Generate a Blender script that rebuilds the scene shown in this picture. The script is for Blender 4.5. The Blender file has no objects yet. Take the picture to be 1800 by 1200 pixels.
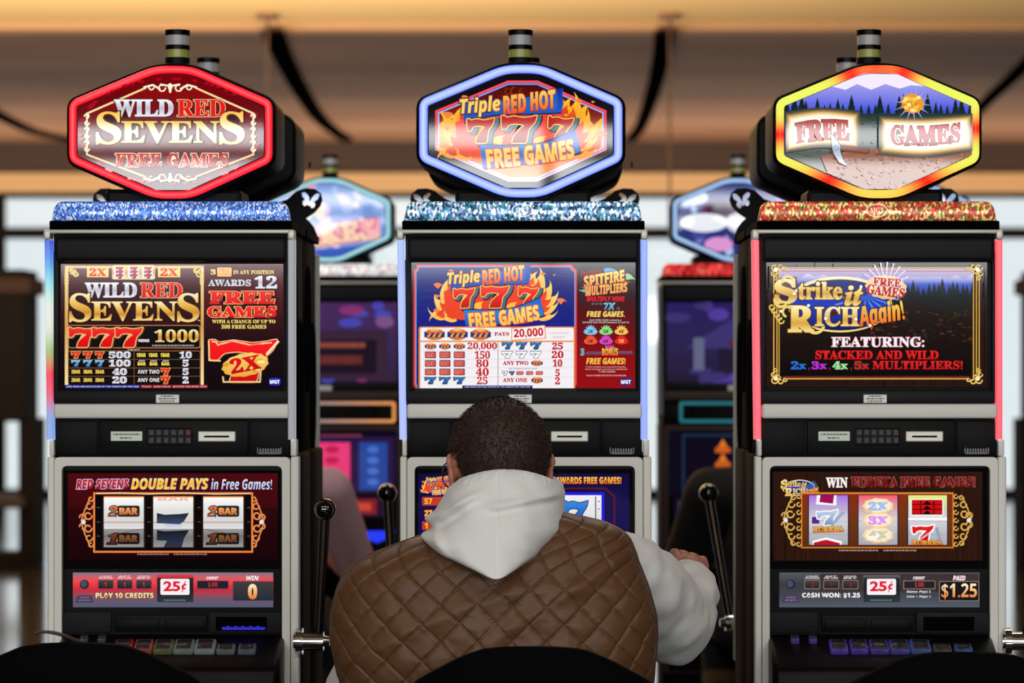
import bpy, bmesh, math, random
from mathutils import Vector, Matrix, noise
random.seed(7)
SC = bpy.context.scene
COL = SC.collection
PI = math.pi

# ------------------------------------------------------------------ camera, sky, light, exposure
F = 4992.0                      # focal length in pixels of the 1800 px frame
CAMD, CAMZ = 6.4, 1.38          # distance to the machine fronts (plane y = 0), eye height
cd = bpy.data.cameras.new('camera'); cam = bpy.data.objects.new('camera', cd); COL.objects.link(cam)
cd.sensor_width = 36.0; cd.lens = F / 1800 * 36.0
cam.location = (0, -CAMD, CAMZ); cam.rotation_euler = (PI / 2, 0, 0)
cd.shift_x = -65 / 1800; cd.shift_y = 50 / 1800
cd.clip_start = 0.05; cd.clip_end = 200
cd.dof.use_dof = True; cd.dof.focus_distance = 5.75; cd.dof.aperture_fstop = 4.0
SC.camera = cam

W = bpy.data.worlds.new('sky'); SC.world = W; W.use_nodes = True
bgn = W.node_tree.nodes['Background']
bgn.inputs[0].default_value = (0.86, 0.93, 0.96, 1); bgn.inputs[1].default_value = 1.0

def area(name, loc, rot, sx, sy, power, color=(1, 1, 1)):
    l = bpy.data.lights.new(name, 'AREA'); l.shape = 'RECTANGLE'; l.size = sx; l.size_y = sy
    l.energy = power; l.color = color
    o = bpy.data.objects.new(name, l); COL.objects.link(o); o.location = loc; o.rotation_euler = rot
    return o
# daylight through the window band and clerestory behind the photographer
for i, x in enumerate((-6.3, -2.1, 2.1, 6.3)):
    area('window_daylight', (x, -13.9, 2.48), (PI / 2, 0, 0), 4.1, 0.78, 140, (0.95, 0.98, 1.0))
    area('clerestory_daylight', (x, -13.9, 3.045), (PI / 2, 0, 0), 4.1, 0.14, 24, (0.95, 0.98, 1.0))
# overhead fill added near the camera, no lamps are known there
for x in (-2.6, 0.2, 3.0):
    area('overhead_fill', (x, -4.2, 3.86), (0, 0, 0), 1.6, 0.5, 36, (1.0, 0.95, 0.88))
# daylight coming in through the far window wall
area('far_window_daylight', (-1, 24.2, 1.9), (-PI / 2, 0, 0), 24, 2.6, 60, (0.95, 0.97, 1.0))
area('warm_ceiling_fill', (-3.0, 8.6, 1.5), (PI * .88, 0, 0), 8, 0.5, 1250, (1.0, 0.84, 0.64))  # added unseen uplight, no fixture, warms the tan ceiling
area('bulkhead_fill', (-1, 22.2, 0.4), (PI, 0, 0), 18, 0.3, 520, (1.0, 0.74, 0.48)).data.spread = 2.3  # added warm fill for the bulkhead, no such lamp stands there
for x in (-1.6, 0.9):
    area('aisle_fill', (x, 1.9, 3.86), (0, 0, 0), 1.6, 0.5, 22, (1.0, 0.94, 0.88))  # fill added to brighten the people across the aisle

SC.view_settings.view_transform = 'Standard'; SC.view_settings.look = 'None'
SC.view_settings.exposure = 0.0; SC.view_settings.gamma = 1.0; SC.view_settings.use_curve_mapping = False
SC.cycles.use_denoising = True
SC.cycles.max_bounces = 6; SC.cycles.diffuse_bounces = 3; SC.cycles.glossy_bounces = 3
SC.cycles.sample_clamp_indirect = 4.0; SC.cycles.caustics_reflective = False; SC.cycles.caustics_refractive = False

# ------------------------------------------------------------------ helpers
def lin(c):
    c = c / 255.0
    return c / 12.92 if c <= 0.04045 else ((c + 0.055) / 1.055) ** 2.4
def rgb(r, g, b): return (lin(r), lin(g), lin(b), 1.0)

MATS = {}
def mat(name, col, rough=0.5, metal=0.0, spec=0.5, emit=None, es=1.0, coat=0.0, bump=None, sheen=0.0, trans=0.0):
    if name in MATS: return MATS[name]
    m = bpy.data.materials.new(name); m.use_nodes = True; nt = m.node_tree
    p = nt.nodes['Principled BSDF']
    p.inputs['Base Color'].default_value = rgb(*col); p.inputs['Roughness'].default_value = rough
    p.inputs['Metallic'].default_value = metal; p.inputs['Specular IOR Level'].default_value = spec
    p.inputs['Coat Weight'].default_value = coat; p.inputs['Sheen Weight'].default_value = sheen
    p.inputs['Transmission Weight'].default_value = trans
    if emit:
        p.inputs['Emission Color'].default_value = rgb(*emit); p.inputs['Emission Strength'].default_value = es
        m.cycles.emission_sampling = 'NONE' if es < 0.8 else 'AUTO'
    if bump:
        sc_, st, dist = bump
        tc = nt.nodes.new('ShaderNodeTexCoord'); n = nt.nodes.new('ShaderNodeTexNoise'); b = nt.nodes.new('ShaderNodeBump')
        n.inputs['Scale'].default_value = sc_; n.inputs['Detail'].default_value = 4
        b.inputs['Strength'].default_value = st; b.inputs['Distance'].default_value = dist
        nt.links.new(tc.outputs['Object'], n.inputs['Vector']); nt.links.new(n.outputs['Fac'], b.inputs['Height'])
        nt.links.new(b.outputs['Normal'], p.inputs['Normal'])
    MATS[name] = m
    return m

def attr_mat(name, strength=1.0, rough=0.06, ior=1.38, sampling='NONE'):
    if name in MATS: return MATS[name]
    m = bpy.data.materials.new(name); m.use_nodes = True; nt = m.node_tree; p = nt.nodes['Principled BSDF']
    a = nt.nodes.new('ShaderNodeAttribute'); a.attribute_name = 'Col'
    p.inputs['Base Color'].default_value = (0.001, 0.001, 0.001, 1); p.inputs['Roughness'].default_value = rough
    p.inputs['IOR'].default_value = ior
    nt.links.new(a.outputs['Color'], p.inputs['Emission Color']); p.inputs['Emission Strength'].default_value = strength
    m.cycles.emission_sampling = sampling
    MATS[name] = m
    return m

def glitter_mat(name, cols, scale, es):
    m = bpy.data.materials.new(name); m.use_nodes = True; nt = m.node_tree; p = nt.nodes['Principled BSDF']
    tc = nt.nodes.new('ShaderNodeTexCoord'); v = nt.nodes.new('ShaderNodeTexVoronoi'); v.inputs['Scale'].default_value = scale
    mp = nt.nodes.new('ShaderNodeMapping'); mp.inputs['Scale'].default_value = (1, 1, 0.62)
    s = nt.nodes.new('ShaderNodeSeparateColor'); r = nt.nodes.new('ShaderNodeValToRGB'); r.color_ramp.interpolation = 'CONSTANT'
    while len(r.color_ramp.elements) < len(cols): r.color_ramp.elements.new(0.5)
    for i, c in enumerate(cols):
        r.color_ramp.elements[i].position = i / len(cols); r.color_ramp.elements[i].color = rgb(*c)
    nt.links.new(tc.outputs['Object'], mp.inputs['Vector']); nt.links.new(mp.outputs['Vector'], v.inputs['Vector'])
    nt.links.new(v.outputs['Color'], s.inputs['Color']); nt.links.new(s.outputs['Red'], r.inputs['Fac'])
    nt.links.new(r.outputs['Color'], p.inputs['Base Color']); nt.links.new(r.outputs['Color'], p.inputs['Emission Color'])
    p.inputs['Emission Strength'].default_value = es; p.inputs['Roughness'].default_value = 0.2; p.inputs['Metallic'].default_value = 0.3
    m.cycles.emission_sampling = 'NONE'
    return m

def link(name, bm, mats, parent=None, smooth=False, loc=None, angle=None):
    me = bpy.data.meshes.new(name)
    bmesh.ops.recalc_face_normals(bm, faces=bm.faces[:])
    bm.to_mesh(me); bm.free()
    for m in (mats if isinstance(mats, (list, tuple)) else [mats]): me.materials.append(m)
    if smooth:
        me.polygons.foreach_set('use_smooth', [True] * len(me.polygons))
        if angle: me.set_sharp_from_angle(angle=math.radians(angle))
    o = bpy.data.objects.new(name, me); COL.objects.link(o)
    if parent: o.parent = parent
    if loc: o.location = loc
    return o

def thing(name, label, cat, loc=(0, 0, 0), group=None, rz=0):
    o = bpy.data.objects.new(name, None); COL.objects.link(o); o.location = loc; o.rotation_euler = (0, 0, rz)
    o.empty_display_size = 0.1
    return tag(o, label, cat, group)
def tag(o, label, cat, group=None):
    o['label'] = label; o['category'] = cat
    if group: o['group'] = group
    return o
def struct(o): o['kind'] = 'structure'; return o

def box(bm, x0, x1, y0, y1, z0, z1, bev=0.0, seg=2, mi=0):
    r = bmesh.ops.create_cube(bm, size=1.0)
    vs = r['verts']
    for v in vs:
        v.co = Vector((x0 + (v.co.x + .5) * (x1 - x0), y0 + (v.co.y + .5) * (y1 - y0), z0 + (v.co.z + .5) * (z1 - z0)))
    fs = set(f for v in vs for f in v.link_faces)
    if bev > 0:
        es = set(e for v in vs for e in v.link_edges)
        rr = bmesh.ops.bevel(bm, geom=list(es), offset=bev, segments=seg, profile=0.5, affect='EDGES')
        fs = set(rr['faces']) | set(f for f in fs if f.is_valid)
    for f in fs:
        if f.is_valid: f.material_index = mi
    return bm
def prism(bm, pts, y0, y1, mi=0, bev=0.0, seg=2):
    """polygon (x, z) extruded from y0 (front) to y1"""
    a = [bm.verts.new((x, y0, z)) for x, z in pts]; b = [bm.verts.new((x, y1, z)) for x, z in pts]
    n = len(pts); fs = [bm.faces.new(a), bm.faces.new(b[::-1])]
    for i in range(n): fs.append(bm.faces.new((a[i], b[i], b[(i + 1) % n], a[(i + 1) % n])))
    for f in fs: f.material_index = mi
    if bev > 0:
        bmesh.ops.recalc_face_normals(bm, faces=fs)
        es = [e for e in fs[0].edges]
        bmesh.ops.bevel(bm, geom=es, offset=bev, segments=seg, profile=0.5, affect='EDGES')
    return bm
def cyl(bm, p0, p1, r0, r1=None, seg=20, mi=0):
    p0, p1 = Vector(p0), Vector(p1); d = p1 - p0; r1 = r0 if r1 is None else r1
    q = d.to_track_quat('Z', 'Y').to_matrix().to_4x4()
    r = bmesh.ops.create_cone(bm, cap_ends=True, segments=seg, radius1=r0, radius2=r1, depth=d.length, matrix=Matrix.Translation((p0 + p1) / 2) @ q)
    for f in set(f for v in r['verts'] for f in v.link_faces): f.material_index = mi
def sph(bm, c, r, seg=20, mi=0, scale=(1, 1, 1), M=None):
    m = Matrix.Translation(c) @ (M or Matrix.Identity(4)) @ Matrix.Diagonal((*scale, 1))
    rr = bmesh.ops.create_uvsphere(bm, u_segments=seg, v_segments=max(8, seg * 2 // 3), radius=r, matrix=m)
    for f in set(f for v in rr['verts'] for f in v.link_faces): f.material_index = mi
def caps(bm, pts, seg=16):
    """chain of tapered capsules: [(x,y,z,r), ...]"""
    for i, p in enumerate(pts):
        sph(bm, p[:3], p[3], seg)
        if i:
            q = pts[i - 1]
            if (Vector(p[:3]) - Vector(q[:3])).length > 1e-4: cyl(bm, q[:3], p[:3], q[3], p[3], seg)
def catmull(pts, n):
    out = []; m = len(pts)
    for k in range(n):
        t = k / (n - 1) * (m - 1); i = min(int(t), m - 2); f = t - i
        p0, p1, p2, p3 = pts[max(i - 1, 0)], pts[i], pts[i + 1], pts[min(i + 2, m - 1)]
        out.append([0.5 * (2 * b + (c - a) * f + (2 * a - 5 * b + 4 * c - d) * f * f + (3 * b - a - 3 * c + d) * f ** 3) for a, b, c, d in zip(p0, p1, p2, p3)])
    return out
def tube(bm, pts, seg=10, n=None, cap=True, mi=0):
    """swept tube through (x,y,z,r) points"""
    P = catmull(pts, n) if n else pts
    rings = []; up = Vector((0, 0, 1))
    for i, p in enumerate(P):
        a = Vector(P[max(i - 1, 0)][:3]); b = Vector(P[min(i + 1, len(P) - 1)][:3]); t = (b - a).normalized()
        if i == 0:
            u = t.orthogonal().normalized()
        else: u = (u - t * u.dot(t)).normalized()
        w = t.cross(u); c = Vector(p[:3]); r = p[3]
        rings.append([bm.verts.new(c + (u * math.cos(2 * PI * k / seg) + w * math.sin(2 * PI * k / seg)) * r) for k in range(seg)])
    for i in range(len(rings) - 1):
        for k in range(seg):
            f = bm.faces.new((rings[i][k], rings[i][(k + 1) % seg], rings[i + 1][(k + 1) % seg], rings[i + 1][k])); f.material_index = mi
    if cap:
        bm.faces.new(rings[0][::-1]).material_index = mi; bm.faces.new(rings[-1]).material_index = mi
    return rings
def round_poly(pts, r, n=4):
    out = []; m = len(pts)
    for i in range(m):
        p = Vector(pts[i]); a = Vector(pts[i - 1]); b = Vector(pts[(i + 1) % m])
        ri = r[i] if isinstance(r, (list, tuple)) else r
        if ri <= 0: out.append(tuple(p)); continue
        da = (a - p).normalized(); db = (b - p).normalized()
        d = min(ri, (a - p).length * .45, (b - p).length * .45)
        s, e = p + da * d, p + db * d
        for k in range(n + 1):
            t = k / n; out.append(tuple(s * (1 - t) ** 2 + p * 2 * t * (1 - t) + e * t * t))
    return out
def offset_poly(pts, d):
    m = len(pts); A = sum(pts[i][0] * pts[(i + 1) % m][1] - pts[(i + 1) % m][0] * pts[i][1] for i in range(m)); s = 1 if A > 0 else -1
    out = []
    for i in range(m):
        p = Vector(pts[i]); a = p - Vector(pts[i - 1]); b = Vector(pts[(i + 1) % m]) - p
        na = Vector((a.y, -a.x)).normalized() * s if a.length > 1e-9 else Vector((0, 0)); nb = Vector((b.y, -b.x)).normalized() * s if b.length > 1e-9 else Vector((0, 0))
        n = na + nb
        n = n.normalized() if n.length > 1e-6 else na
        c = max(0.5, n.dot(na)); q = p + n * d / c; out.append((q.x, q.y))
    return out

def P(px, py, y):               # a point of the photograph at depth y, in metres
    d = CAMD + y
    return Vector(((px - 965) * d / F, y, CAMZ + (650 - py) * d / F))

def modified(bm, mods, name='tmp'):
    """mesh data after modifiers [(type, {settings})]"""
    me = bpy.data.meshes.new(name); bm.to_mesh(me); bm.free()
    o = bpy.data.objects.new(name, me); COL.objects.link(o)
    for t, s in mods:
        m = o.modifiers.new(t, t)
        for k, v in s.items(): setattr(m, k, v)
    dg = bpy.context.evaluated_depsgraph_get(); dg.update()
    out = bpy.data.meshes.new_from_object(o.evaluated_get(dg), depsgraph=dg)
    bpy.data.objects.remove(o); bpy.data.meshes.remove(me)
    b = bmesh.new(); b.from_mesh(out); bpy.data.meshes.remove(out)
    return b
def fuse(bm, voxel, smooth=4, fac=0.5):
    return modified(bm, [('REMESH', dict(mode='VOXEL', voxel_size=voxel)), ('SMOOTH', dict(factor=fac, iterations=smooth))])

# ------------------------------------------------------------------ printed / lit artwork
def style(s, A, a, d):
    o = ''
    for c in s:
        if 'A' <= c <= 'Z': o += chr(A + ord(c) - 65)
        elif 'a' <= c <= 'z': o += chr(a + ord(c) - 97)
        elif '0' <= c <= '9' and d: o += chr(d + ord(c) - 48)
        else: o += c
    return o
STY = dict(serif=(0x1D400, 0x1D41A, 0x1D7CE), sans=(0x1D5D4, 0x1D5EE, 0x1D7EC), sansi=(0x1D63C, 0x1D656, 0), serifi=(0x1D468, 0x1D482, 0), script=(0x1D4D0, 0x1D4EA, 0))
TXT = {}
def text_mesh(s, font, off, shear):
    k = (s, font, round(off, 3), shear)
    if k in TXT: return TXT[k]
    c = bpy.data.curves.new('t', 'FONT'); c.body = style(s, *STY[font]) if font in STY else s
    c.size = 1; c.offset = off; c.shear = shear; c.resolution_u = 3
    o = bpy.data.objects.new('t', c); COL.objects.link(o)
    dg = bpy.context.evaluated_depsgraph_get(); me = o.evaluated_get(dg).to_mesh()
    v = [tuple(x.co[:2]) for x in me.vertices]; f = [tuple(p.vertices) for p in me.polygons]
    o.evaluated_get(dg).to_mesh_clear(); bpy.data.objects.remove(o); bpy.data.curves.remove(c)
    TXT[k] = (v, f)
    return TXT[k]

def ramp(stops, t):
    if isinstance(stops[0], (int, float)): return rgb(*stops[:3])
    n = len(stops) - 1; t = min(max(t, 0), 1) * n; i = min(int(t), n - 1); f = t - i
    return tuple(a * (1 - f) + b * f for a, b in zip(rgb(*stops[i]), rgb(*stops[i + 1])))
GOLD = [(255, 240, 190), (240, 195, 90), (205, 140, 40), (250, 225, 140)]
SILV = [(250, 250, 255), (190, 192, 205), (240, 240, 245)]
SEVEN = [(0, .02), (.1, .02), (.14, .09), (.36, .03), (.62, .1), (.84, .06), (1, 0), (.93, .26), (.76, .5), (.69, 1), (.29, 1), (.36, .72), (.52, .5), (.66, .36), (.42, .3), (.22, .33), (.13, .5), (.02, .5)]
SEVEN = round_poly(SEVEN, .06, 2)

class Art:
    """flat layers in front of one another; coordinates are those of the front elevation in 1/780 m"""
    def __init__(s, cx, y, gain=1.0):
        s.bm = bmesh.new(); s.cl = s.bm.loops.layers.float_color.new('Col'); s.cx = cx; s.y = y; s.k = 0; s.gain = gain; s.clip = None
    def _emit(s, v, f, stops, box_):
        s.k += 1; y = s.y - s.k * 6e-5
        t0, t1 = box_
        tb = bmesh.new(); vs = [tb.verts.new((a, b, 0)) for a, b in v]
        for q in f:
            try: tb.faces.new([vs[i] for i in q])
            except ValueError: pass
        grad = not isinstance(stops[0], (int, float))
        if grad and len(stops) > 2:
            for j in range(1, len(stops) - 1):
                h = t0 + (t1 - t0) * j / (len(stops) - 1)
                bmesh.ops.bisect_plane(tb, geom=tb.verts[:] + tb.edges[:] + tb.faces[:], dist=1e-5, plane_co=(0, h, 0), plane_no=(0, 1, 0))
        if s.clip:
            n = len(s.clip)
            cx = sum(p[0] for p in s.clip) / n; cy = sum(p[1] for p in s.clip) / n
            for i in range(n):
                a, b = Vector(s.clip[i]), Vector(s.clip[(i + 1) % n]); e = b - a; nn = Vector((e.y, -e.x))
                if nn.dot(Vector((cx, cy)) - a) > 0: nn = -nn
                bmesh.ops.bisect_plane(tb, geom=tb.verts[:] + tb.edges[:] + tb.faces[:], dist=1e-6, plane_co=(a.x, a.y, 0), plane_no=(nn.x, nn.y, 0), clear_outer=True)
        mp = {}
        for fa in tb.faces:
            ns = []
            for vv in fa.verts:
                if vv not in mp: mp[vv] = s.bm.verts.new(((vv.co.x - s.cx) / 780, y, 1.38 + (650 - vv.co.y) / 780))
                ns.append(mp[vv])
            try: nf = s.bm.faces.new(ns)
            except ValueError: continue
            for lp, vv in zip(nf.loops, fa.verts):
                c = ramp(stops, (vv.co.y - t0) / (t1 - t0 + 1e-9)); lp[s.cl] = (c[0] * s.gain, c[1] * s.gain, c[2] * s.gain, 1)
        tb.free()
    def poly(s, pts, col):
        ys = [p[1] for p in pts]; s._emit(pts, [tuple(range(len(pts)))], col, (min(ys), max(ys)))
    def rect(s, x0, y0, x1, y1, col): s.poly([(x0, y0), (x1, y0), (x1, y1), (x0, y1)], col)
    def rrect(s, x0, y0, x1, y1, r, col): s.poly(round_poly([(x0, y0), (x1, y0), (x1, y1), (x0, y1)], r, 3), col)
    def frame(s, x0, y0, x1, y1, w, col):
        s.rect(x0, y0, x1, y0 + w, col); s.rect(x0, y1 - w, x1, y1, col); s.rect(x0, y0, x0 + w, y1, col); s.rect(x1 - w, y0, x1, y1, col)
    def ell(s, cx, cy, rx, ry, col, n=24, rot=0, jag=0):
        c, d = math.cos(rot), math.sin(rot); pts = []
        for k in range(n):
            a = 2 * PI * k / n; j = 1 + (jag if k % 2 else -jag)
            x, y = rx * j * math.cos(a), ry * j * math.sin(a); pts.append((cx + x * c - y * d, cy + x * d + y * c))
        s.poly(pts, col)
    def line(s, pts, w, col):
        for (a, b), (c, d) in zip(pts, pts[1:]):
            v = Vector((c - a, d - b)); n = Vector((-v.y, v.x)).normalized() * w / 2; e = v.normalized() * w * .3
            s.k -= 1
            s.poly([(a + n.x - e.x, b + n.y - e.y), (c + n.x + e.x, d + n.y + e.y), (c - n.x + e.x, d - n.y + e.y), (a - n.x - e.x, b - n.y - e.y)], col)
        s.k += 1
    def loop(s, pts, w, col):
        o = offset_poly(pts, w / 2); i = offset_poly(pts, -w / 2); m = len(pts)
        s._emit(o + i, [(k, (k + 1) % m, m + (k + 1) % m, m + k) for k in range(m)], col, (min(p[1] for p in o), max(p[1] for p in o)))
    def curl(s, cx, cy, r, a0, a1, w, col, grow=0.0, n=14, fy=1):
        s.line([(cx + (r + grow * k / n) * math.cos(a0 + (a1 - a0) * k / n), cy + fy * (r + grow * k / n) * math.sin(a0 + (a1 - a0) * k / n)) for k in range(n + 1)], w, col)
    def text(s, t, x0, y0, x1, y1, col, font='serif', out=None, bold=0.0, rot=0.0, shear=0.0, arc=0.0):
        v, f = text_mesh(t, font, bold, shear)
        if not v: return
        ax, bx = min(p[0] for p in v), max(p[0] for p in v); ay, by = min(p[1] for p in v), max(p[1] for p in v)
        cxm, cym = (x0 + x1) / 2, (y0 + y1) / 2; c, d = math.cos(rot), math.sin(rot)
        def mapv(p):
            x = (p[0] - ax) / (bx - ax) * (x1 - x0) + x0 - cxm; y = (1 - (p[1] - ay) / (by - ay)) * (y1 - y0) + y0 - cym
            y += arc * (4 * (x / (x1 - x0)) ** 2 - 0.33)
            return (cxm + x * c - y * d, cym + x * d + y * c)
        sy = (by - ay) / (y1 - y0)
        for oc, ow in (out or []):
            vo, fo = text_mesh(t, font, bold + ow * sy, shear); s._emit([mapv(p) for p in vo], fo, oc, (y0, y1))
        s._emit([mapv(p) for p in v], f, col, (y0, y1))
    def fine(s, x0, y0, x1, y1, col, seed=1):
        """a line of print too small to read"""
        R = random.Random(seed); x = x0
        while x < x1 - 1:
            w = min(R.uniform(2.2, 6.5), x1 - x); s.rect(x, y0 + (y1 - y0) * .12, x + w, y1, col); x += w + 1.1; s.k -= 1
        s.k += 1
    def seven(s, x0, y0, x1, y1, col, out=(), rot=0.0):
        c, d = math.cos(rot), math.sin(rot); mx, my = (x0 + x1) / 2, (y0 + y1) / 2
        pts = []
        for a, b in SEVEN:
            x, y = x0 + a * (x1 - x0) - mx, y0 + b * (y1 - y0) - my; pts.append((mx + x * c - y * d, my + x * d + y * c))
        for oc, ow, dx, dy in out: s.poly([(x + dx, y + dy) for x, y in offset_poly(pts, ow)], oc)
        s.poly(pts, col)
    def tongue(s, x, y, ang, ln, w, curl, col):
        L, R = [], []
        for k in range(9):
            t = k / 8; a = ang + curl * t * t
            px, py = x + ln * t * math.cos(a), y + ln * t * math.sin(a); ww = w * (1 - t) ** .8 * (1 + .35 * math.sin(t * 5)) / 2
            L.append((px - math.sin(a) * ww, py + math.cos(a) * ww)); R.append((px + math.sin(a) * ww, py - math.cos(a) * ww))
        s.poly(L + R[::-1][1:], col)
    def band(s, top, bot, col, n=14):
        T = catmull([list(p) for p in top], n); B = catmull([list(p) for p in bot], n); s.poly([tuple(p) for p in T] + [tuple(p) for p in B[::-1]], col)
    def build(s, name, parent, m=None):

        me = bpy.data.meshes.new(name); s.bm.to_mesh(me); s.bm.free(); me.materials.append(m or attr_mat('screen_artwork'))
        o = bpy.data.objects.new(name, me); COL.objects.link(o); o.parent = parent
        return o

# ------------------------------------------------------------------ materials
M = dict(
    black=mat('black_plastic', (9, 9, 11), 0.5, spec=.14), gloss=mat('gloss_black', (4, 4, 5), 0.3, spec=.1), deep=mat('matte_black', (3, 3, 4), 0.9, spec=.05),
    grey=mat('charcoal_panel', (30, 31, 37), 0.6, spec=.15, bump=(900, .15, .0006)), side=mat('dark_grey_side', (14, 13, 15), 0.75, spec=.05),
    silver=mat('satin_aluminium', (214, 212, 202), 0.4, metal=0.4), bar=mat('brushed_white_bar', (238, 238, 230), 0.45),
    chrome=mat('chrome', (210, 210, 212), 0.12, metal=1.0), ball=mat('black_ball', (6, 6, 7), 0.06, coat=1.0),
    plate=mat('nickel_plate', (188, 188, 184), 0.35, metal=.4), lcd=mat('lcd', (176, 184, 170), 0.3, emit=(176, 184, 170), es=.35),
    key=mat('key_rubber', (52, 52, 56), 0.5), led=mat('blue_led', (10, 10, 60), .3, emit=(24, 18, 200), es=.8),
    bezel=mat('screen_bezel', (18, 18, 22), 0.5, spec=.18), lensg=mat('frosted_lens', (188, 188, 190), 0.25, coat=.5), lensy=mat('yellow_lens', (176, 178, 96), 0.25, coat=.5),
    clear=mat('clear_button', (38, 38, 38), 0.2, coat=.3),
)

# ------------------------------------------------------------------ the hall
def plane_box(name, x0, x1, y0, y1, z0, z1, m, bev=0):
    b = bmesh.new(); box(b, x0, x1, y0, y1, z0, z1, bev); return struct(link(name, b, m))
def floor_mat():
    m = bpy.data.materials.new('polished_floor'); m.use_nodes = True; nt = m.node_tree; p = nt.nodes['Principled BSDF']
    tc = nt.nodes.new('ShaderNodeTexCoord'); n = nt.nodes.new('ShaderNodeTexNoise'); n.inputs['Scale'].default_value = 3.0; n.inputs['Detail'].default_value = 6
    r = nt.nodes.new('ShaderNodeValToRGB'); r.color_ramp.elements[0].color = rgb(34, 32, 33); r.color_ramp.elements[1].color = rgb(54, 51, 50)
    nt.links.new(tc.outputs['Object'], n.inputs['Vector']); nt.links.new(n.outputs['Fac'], r.inputs['Fac']); nt.links.new(r.outputs['Color'], p.inputs['Base Color'])
    p.inputs['Roughness'].default_value = 0.11; p.inputs['IOR'].default_value = 1.4
    return m
plane_box('floor', -14.2, 14.2, -14.2, 27, -.12, 0, floor_mat())
def ceil_mat():
    m = bpy.data.materials.new('perforated_panels'); m.use_nodes = True; nt = m.node_tree; p = nt.nodes['Principled BSDF']
    tc = nt.nodes.new('ShaderNodeTexCoord'); w = nt.nodes.new('ShaderNodeTexWave'); w.inputs['Scale'].default_value = 5.2; w.bands_direction = 'X'
    n = nt.nodes.new('ShaderNodeTexNoise'); n.inputs['Scale'].default_value = 0.5; mp = nt.nodes.new('ShaderNodeMapping'); mp.inputs['Scale'].default_value = (.35, 1.4, 1)
    mx = nt.nodes.new('ShaderNodeMix'); mx.data_type = 'RGBA'; r = nt.nodes.new('ShaderNodeValToRGB')
    r.color_ramp.elements[0].position = .3; r.color_ramp.elements[0].color = rgb(112, 84, 68); r.color_ramp.elements[1].position = .7; r.color_ramp.elements[1].color = rgb(150, 120, 102)
    nt.links.new(tc.outputs['Object'], w.inputs['Vector']); nt.links.new(tc.outputs['Object'], mp.inputs['Vector']); nt.links.new(mp.outputs['Vector'], n.inputs['Vector'])
    nt.links.new(n.outputs['Fac'], r.inputs['Fac']); nt.links.new(r.outputs['Color'], mx.inputs[6]); mx.inputs[7].default_value = rgb(84, 62, 50)
    mth = nt.nodes.new('ShaderNodeMath'); mth.operation = 'MULTIPLY'; mth.inputs[1].default_value = .45
    nt.links.new(w.outputs['Fac'], mth.inputs[0]); nt.links.new(mth.outputs[0], mx.inputs[0]); nt.links.new(mx.outputs[2], p.inputs['Base Color'])
    p.inputs['Roughness'].default_value = .7; p.inputs['Specular IOR Level'].default_value = .08
    return m
TAN = mat('warm_plaster', (236, 196, 132), .8); TAN2 = mat('tan_bulkhead', (222, 186, 142), .7); DKBR = mat('brown_soffit', (70, 54, 48), .7)
WALLB = mat('brown_wall', (96, 82, 74), .8)
plane_box('ceiling', -14, 14, -14.2, 14.3, 3.9, 4.1, TAN)
plane_box('trim_1', -14, 14, 14.18, 14.3, 3.845, 3.9, mat('tan_lip', (166, 128, 92), .8))
b = bmesh.new(); box(b, -14, 14, 14.3, 24.4, 3.835, 4.1); struct(link('ceiling_low', b, ceil_mat()))
plane_box('trim_2', -14, 14, 24.2, 24.4, 3.50, 3.835, DKBR)
plane_box('trim_3', -14, 14, 24.18, 24.5, 3.31, 3.50, TAN2)
plane_box('wall_left', -14.2, -14, -14.2, 27, 0, 4.1, WALLB); plane_box('wall_right', 14, 14.2, -14.2, 27, 0, 4.1, WALLB)
# far window wall
GL = bpy.data.materials.new('window_glass'); GL.use_nodes = True; nt = GL.node_tree; nt.nodes.remove(nt.nodes['Principled BSDF'])
tr = nt.nodes.new('ShaderNodeBsdfTransparent'); tr.inputs[0].default_value = (.97, .98, .98, 1); gl = nt.nodes.new('ShaderNodeBsdfGlossy'); gl.inputs['Roughness'].default_value = .03
ms = nt.nodes.new('ShaderNodeMixShader'); fr = nt.nodes.new('ShaderNodeFresnel'); fr.inputs[0].default_value = 1.45
nt.links.new(fr.outputs[0], ms.inputs[0]); nt.links.new(tr.outputs[0], ms.inputs[1]); nt.links.new(gl.outputs[0], ms.inputs[2]); nt.links.new(ms.outputs[0], nt.nodes['Material Output'].inputs[0])
MUL = mat('dark_mullion', (30, 25, 23), .8, spec=.05)
nwin = 7
for i in range(nwin):
    x0 = -14 + i * 4; x1 = x0 + 4
    b = bmesh.new()
    box(b, x0, x0 + .07, 24.5, 24.62, 0, 3.31); box(b, x1 - .07, x1, 24.5, 24.62, 0, 3.31)
    box(b, x0 + .07, x1 - .07, 24.5, 24.62, 2.81, 2.93); box(b, x0 + .07, x1 - .07, 24.5, 24.62, 0, .08); box(b, x0 + .07, x1 - .07, 24.5, 24.62, 3.25, 3.31)
    w = struct(link('window_%d' % (i + 1), b, MUL))
    g = bmesh.new(); box(g, x0 + .07, x1 - .07, 24.55, 24.565, .08, 3.25); link('window_pane', g, GL, w)
# wall behind the photographer: dark panelling, a window band and a clerestory
b = bmesh.new()
box(b, -14, 14, -14.2, -14, 0, 2.09); box(b, -14, 14, -14.2, -14, 2.87, 2.975); box(b, -14, 14, -14.2, -14, 3.115, 4.1)
for x in (-14, -8.4, 8.4): box(b, x, x + (.06 if x < -9 or x > 8 else .06), -14.2, -14, 2.09, 3.115)
box(b, -14, -8.4, -14.2, -14, 2.09, 3.115); box(b, 8.4, 14, -14.2, -14, 2.09, 3.115)
struct(link('wall_back', b, mat('dark_panelling', (34, 29, 26), .7)))

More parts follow.
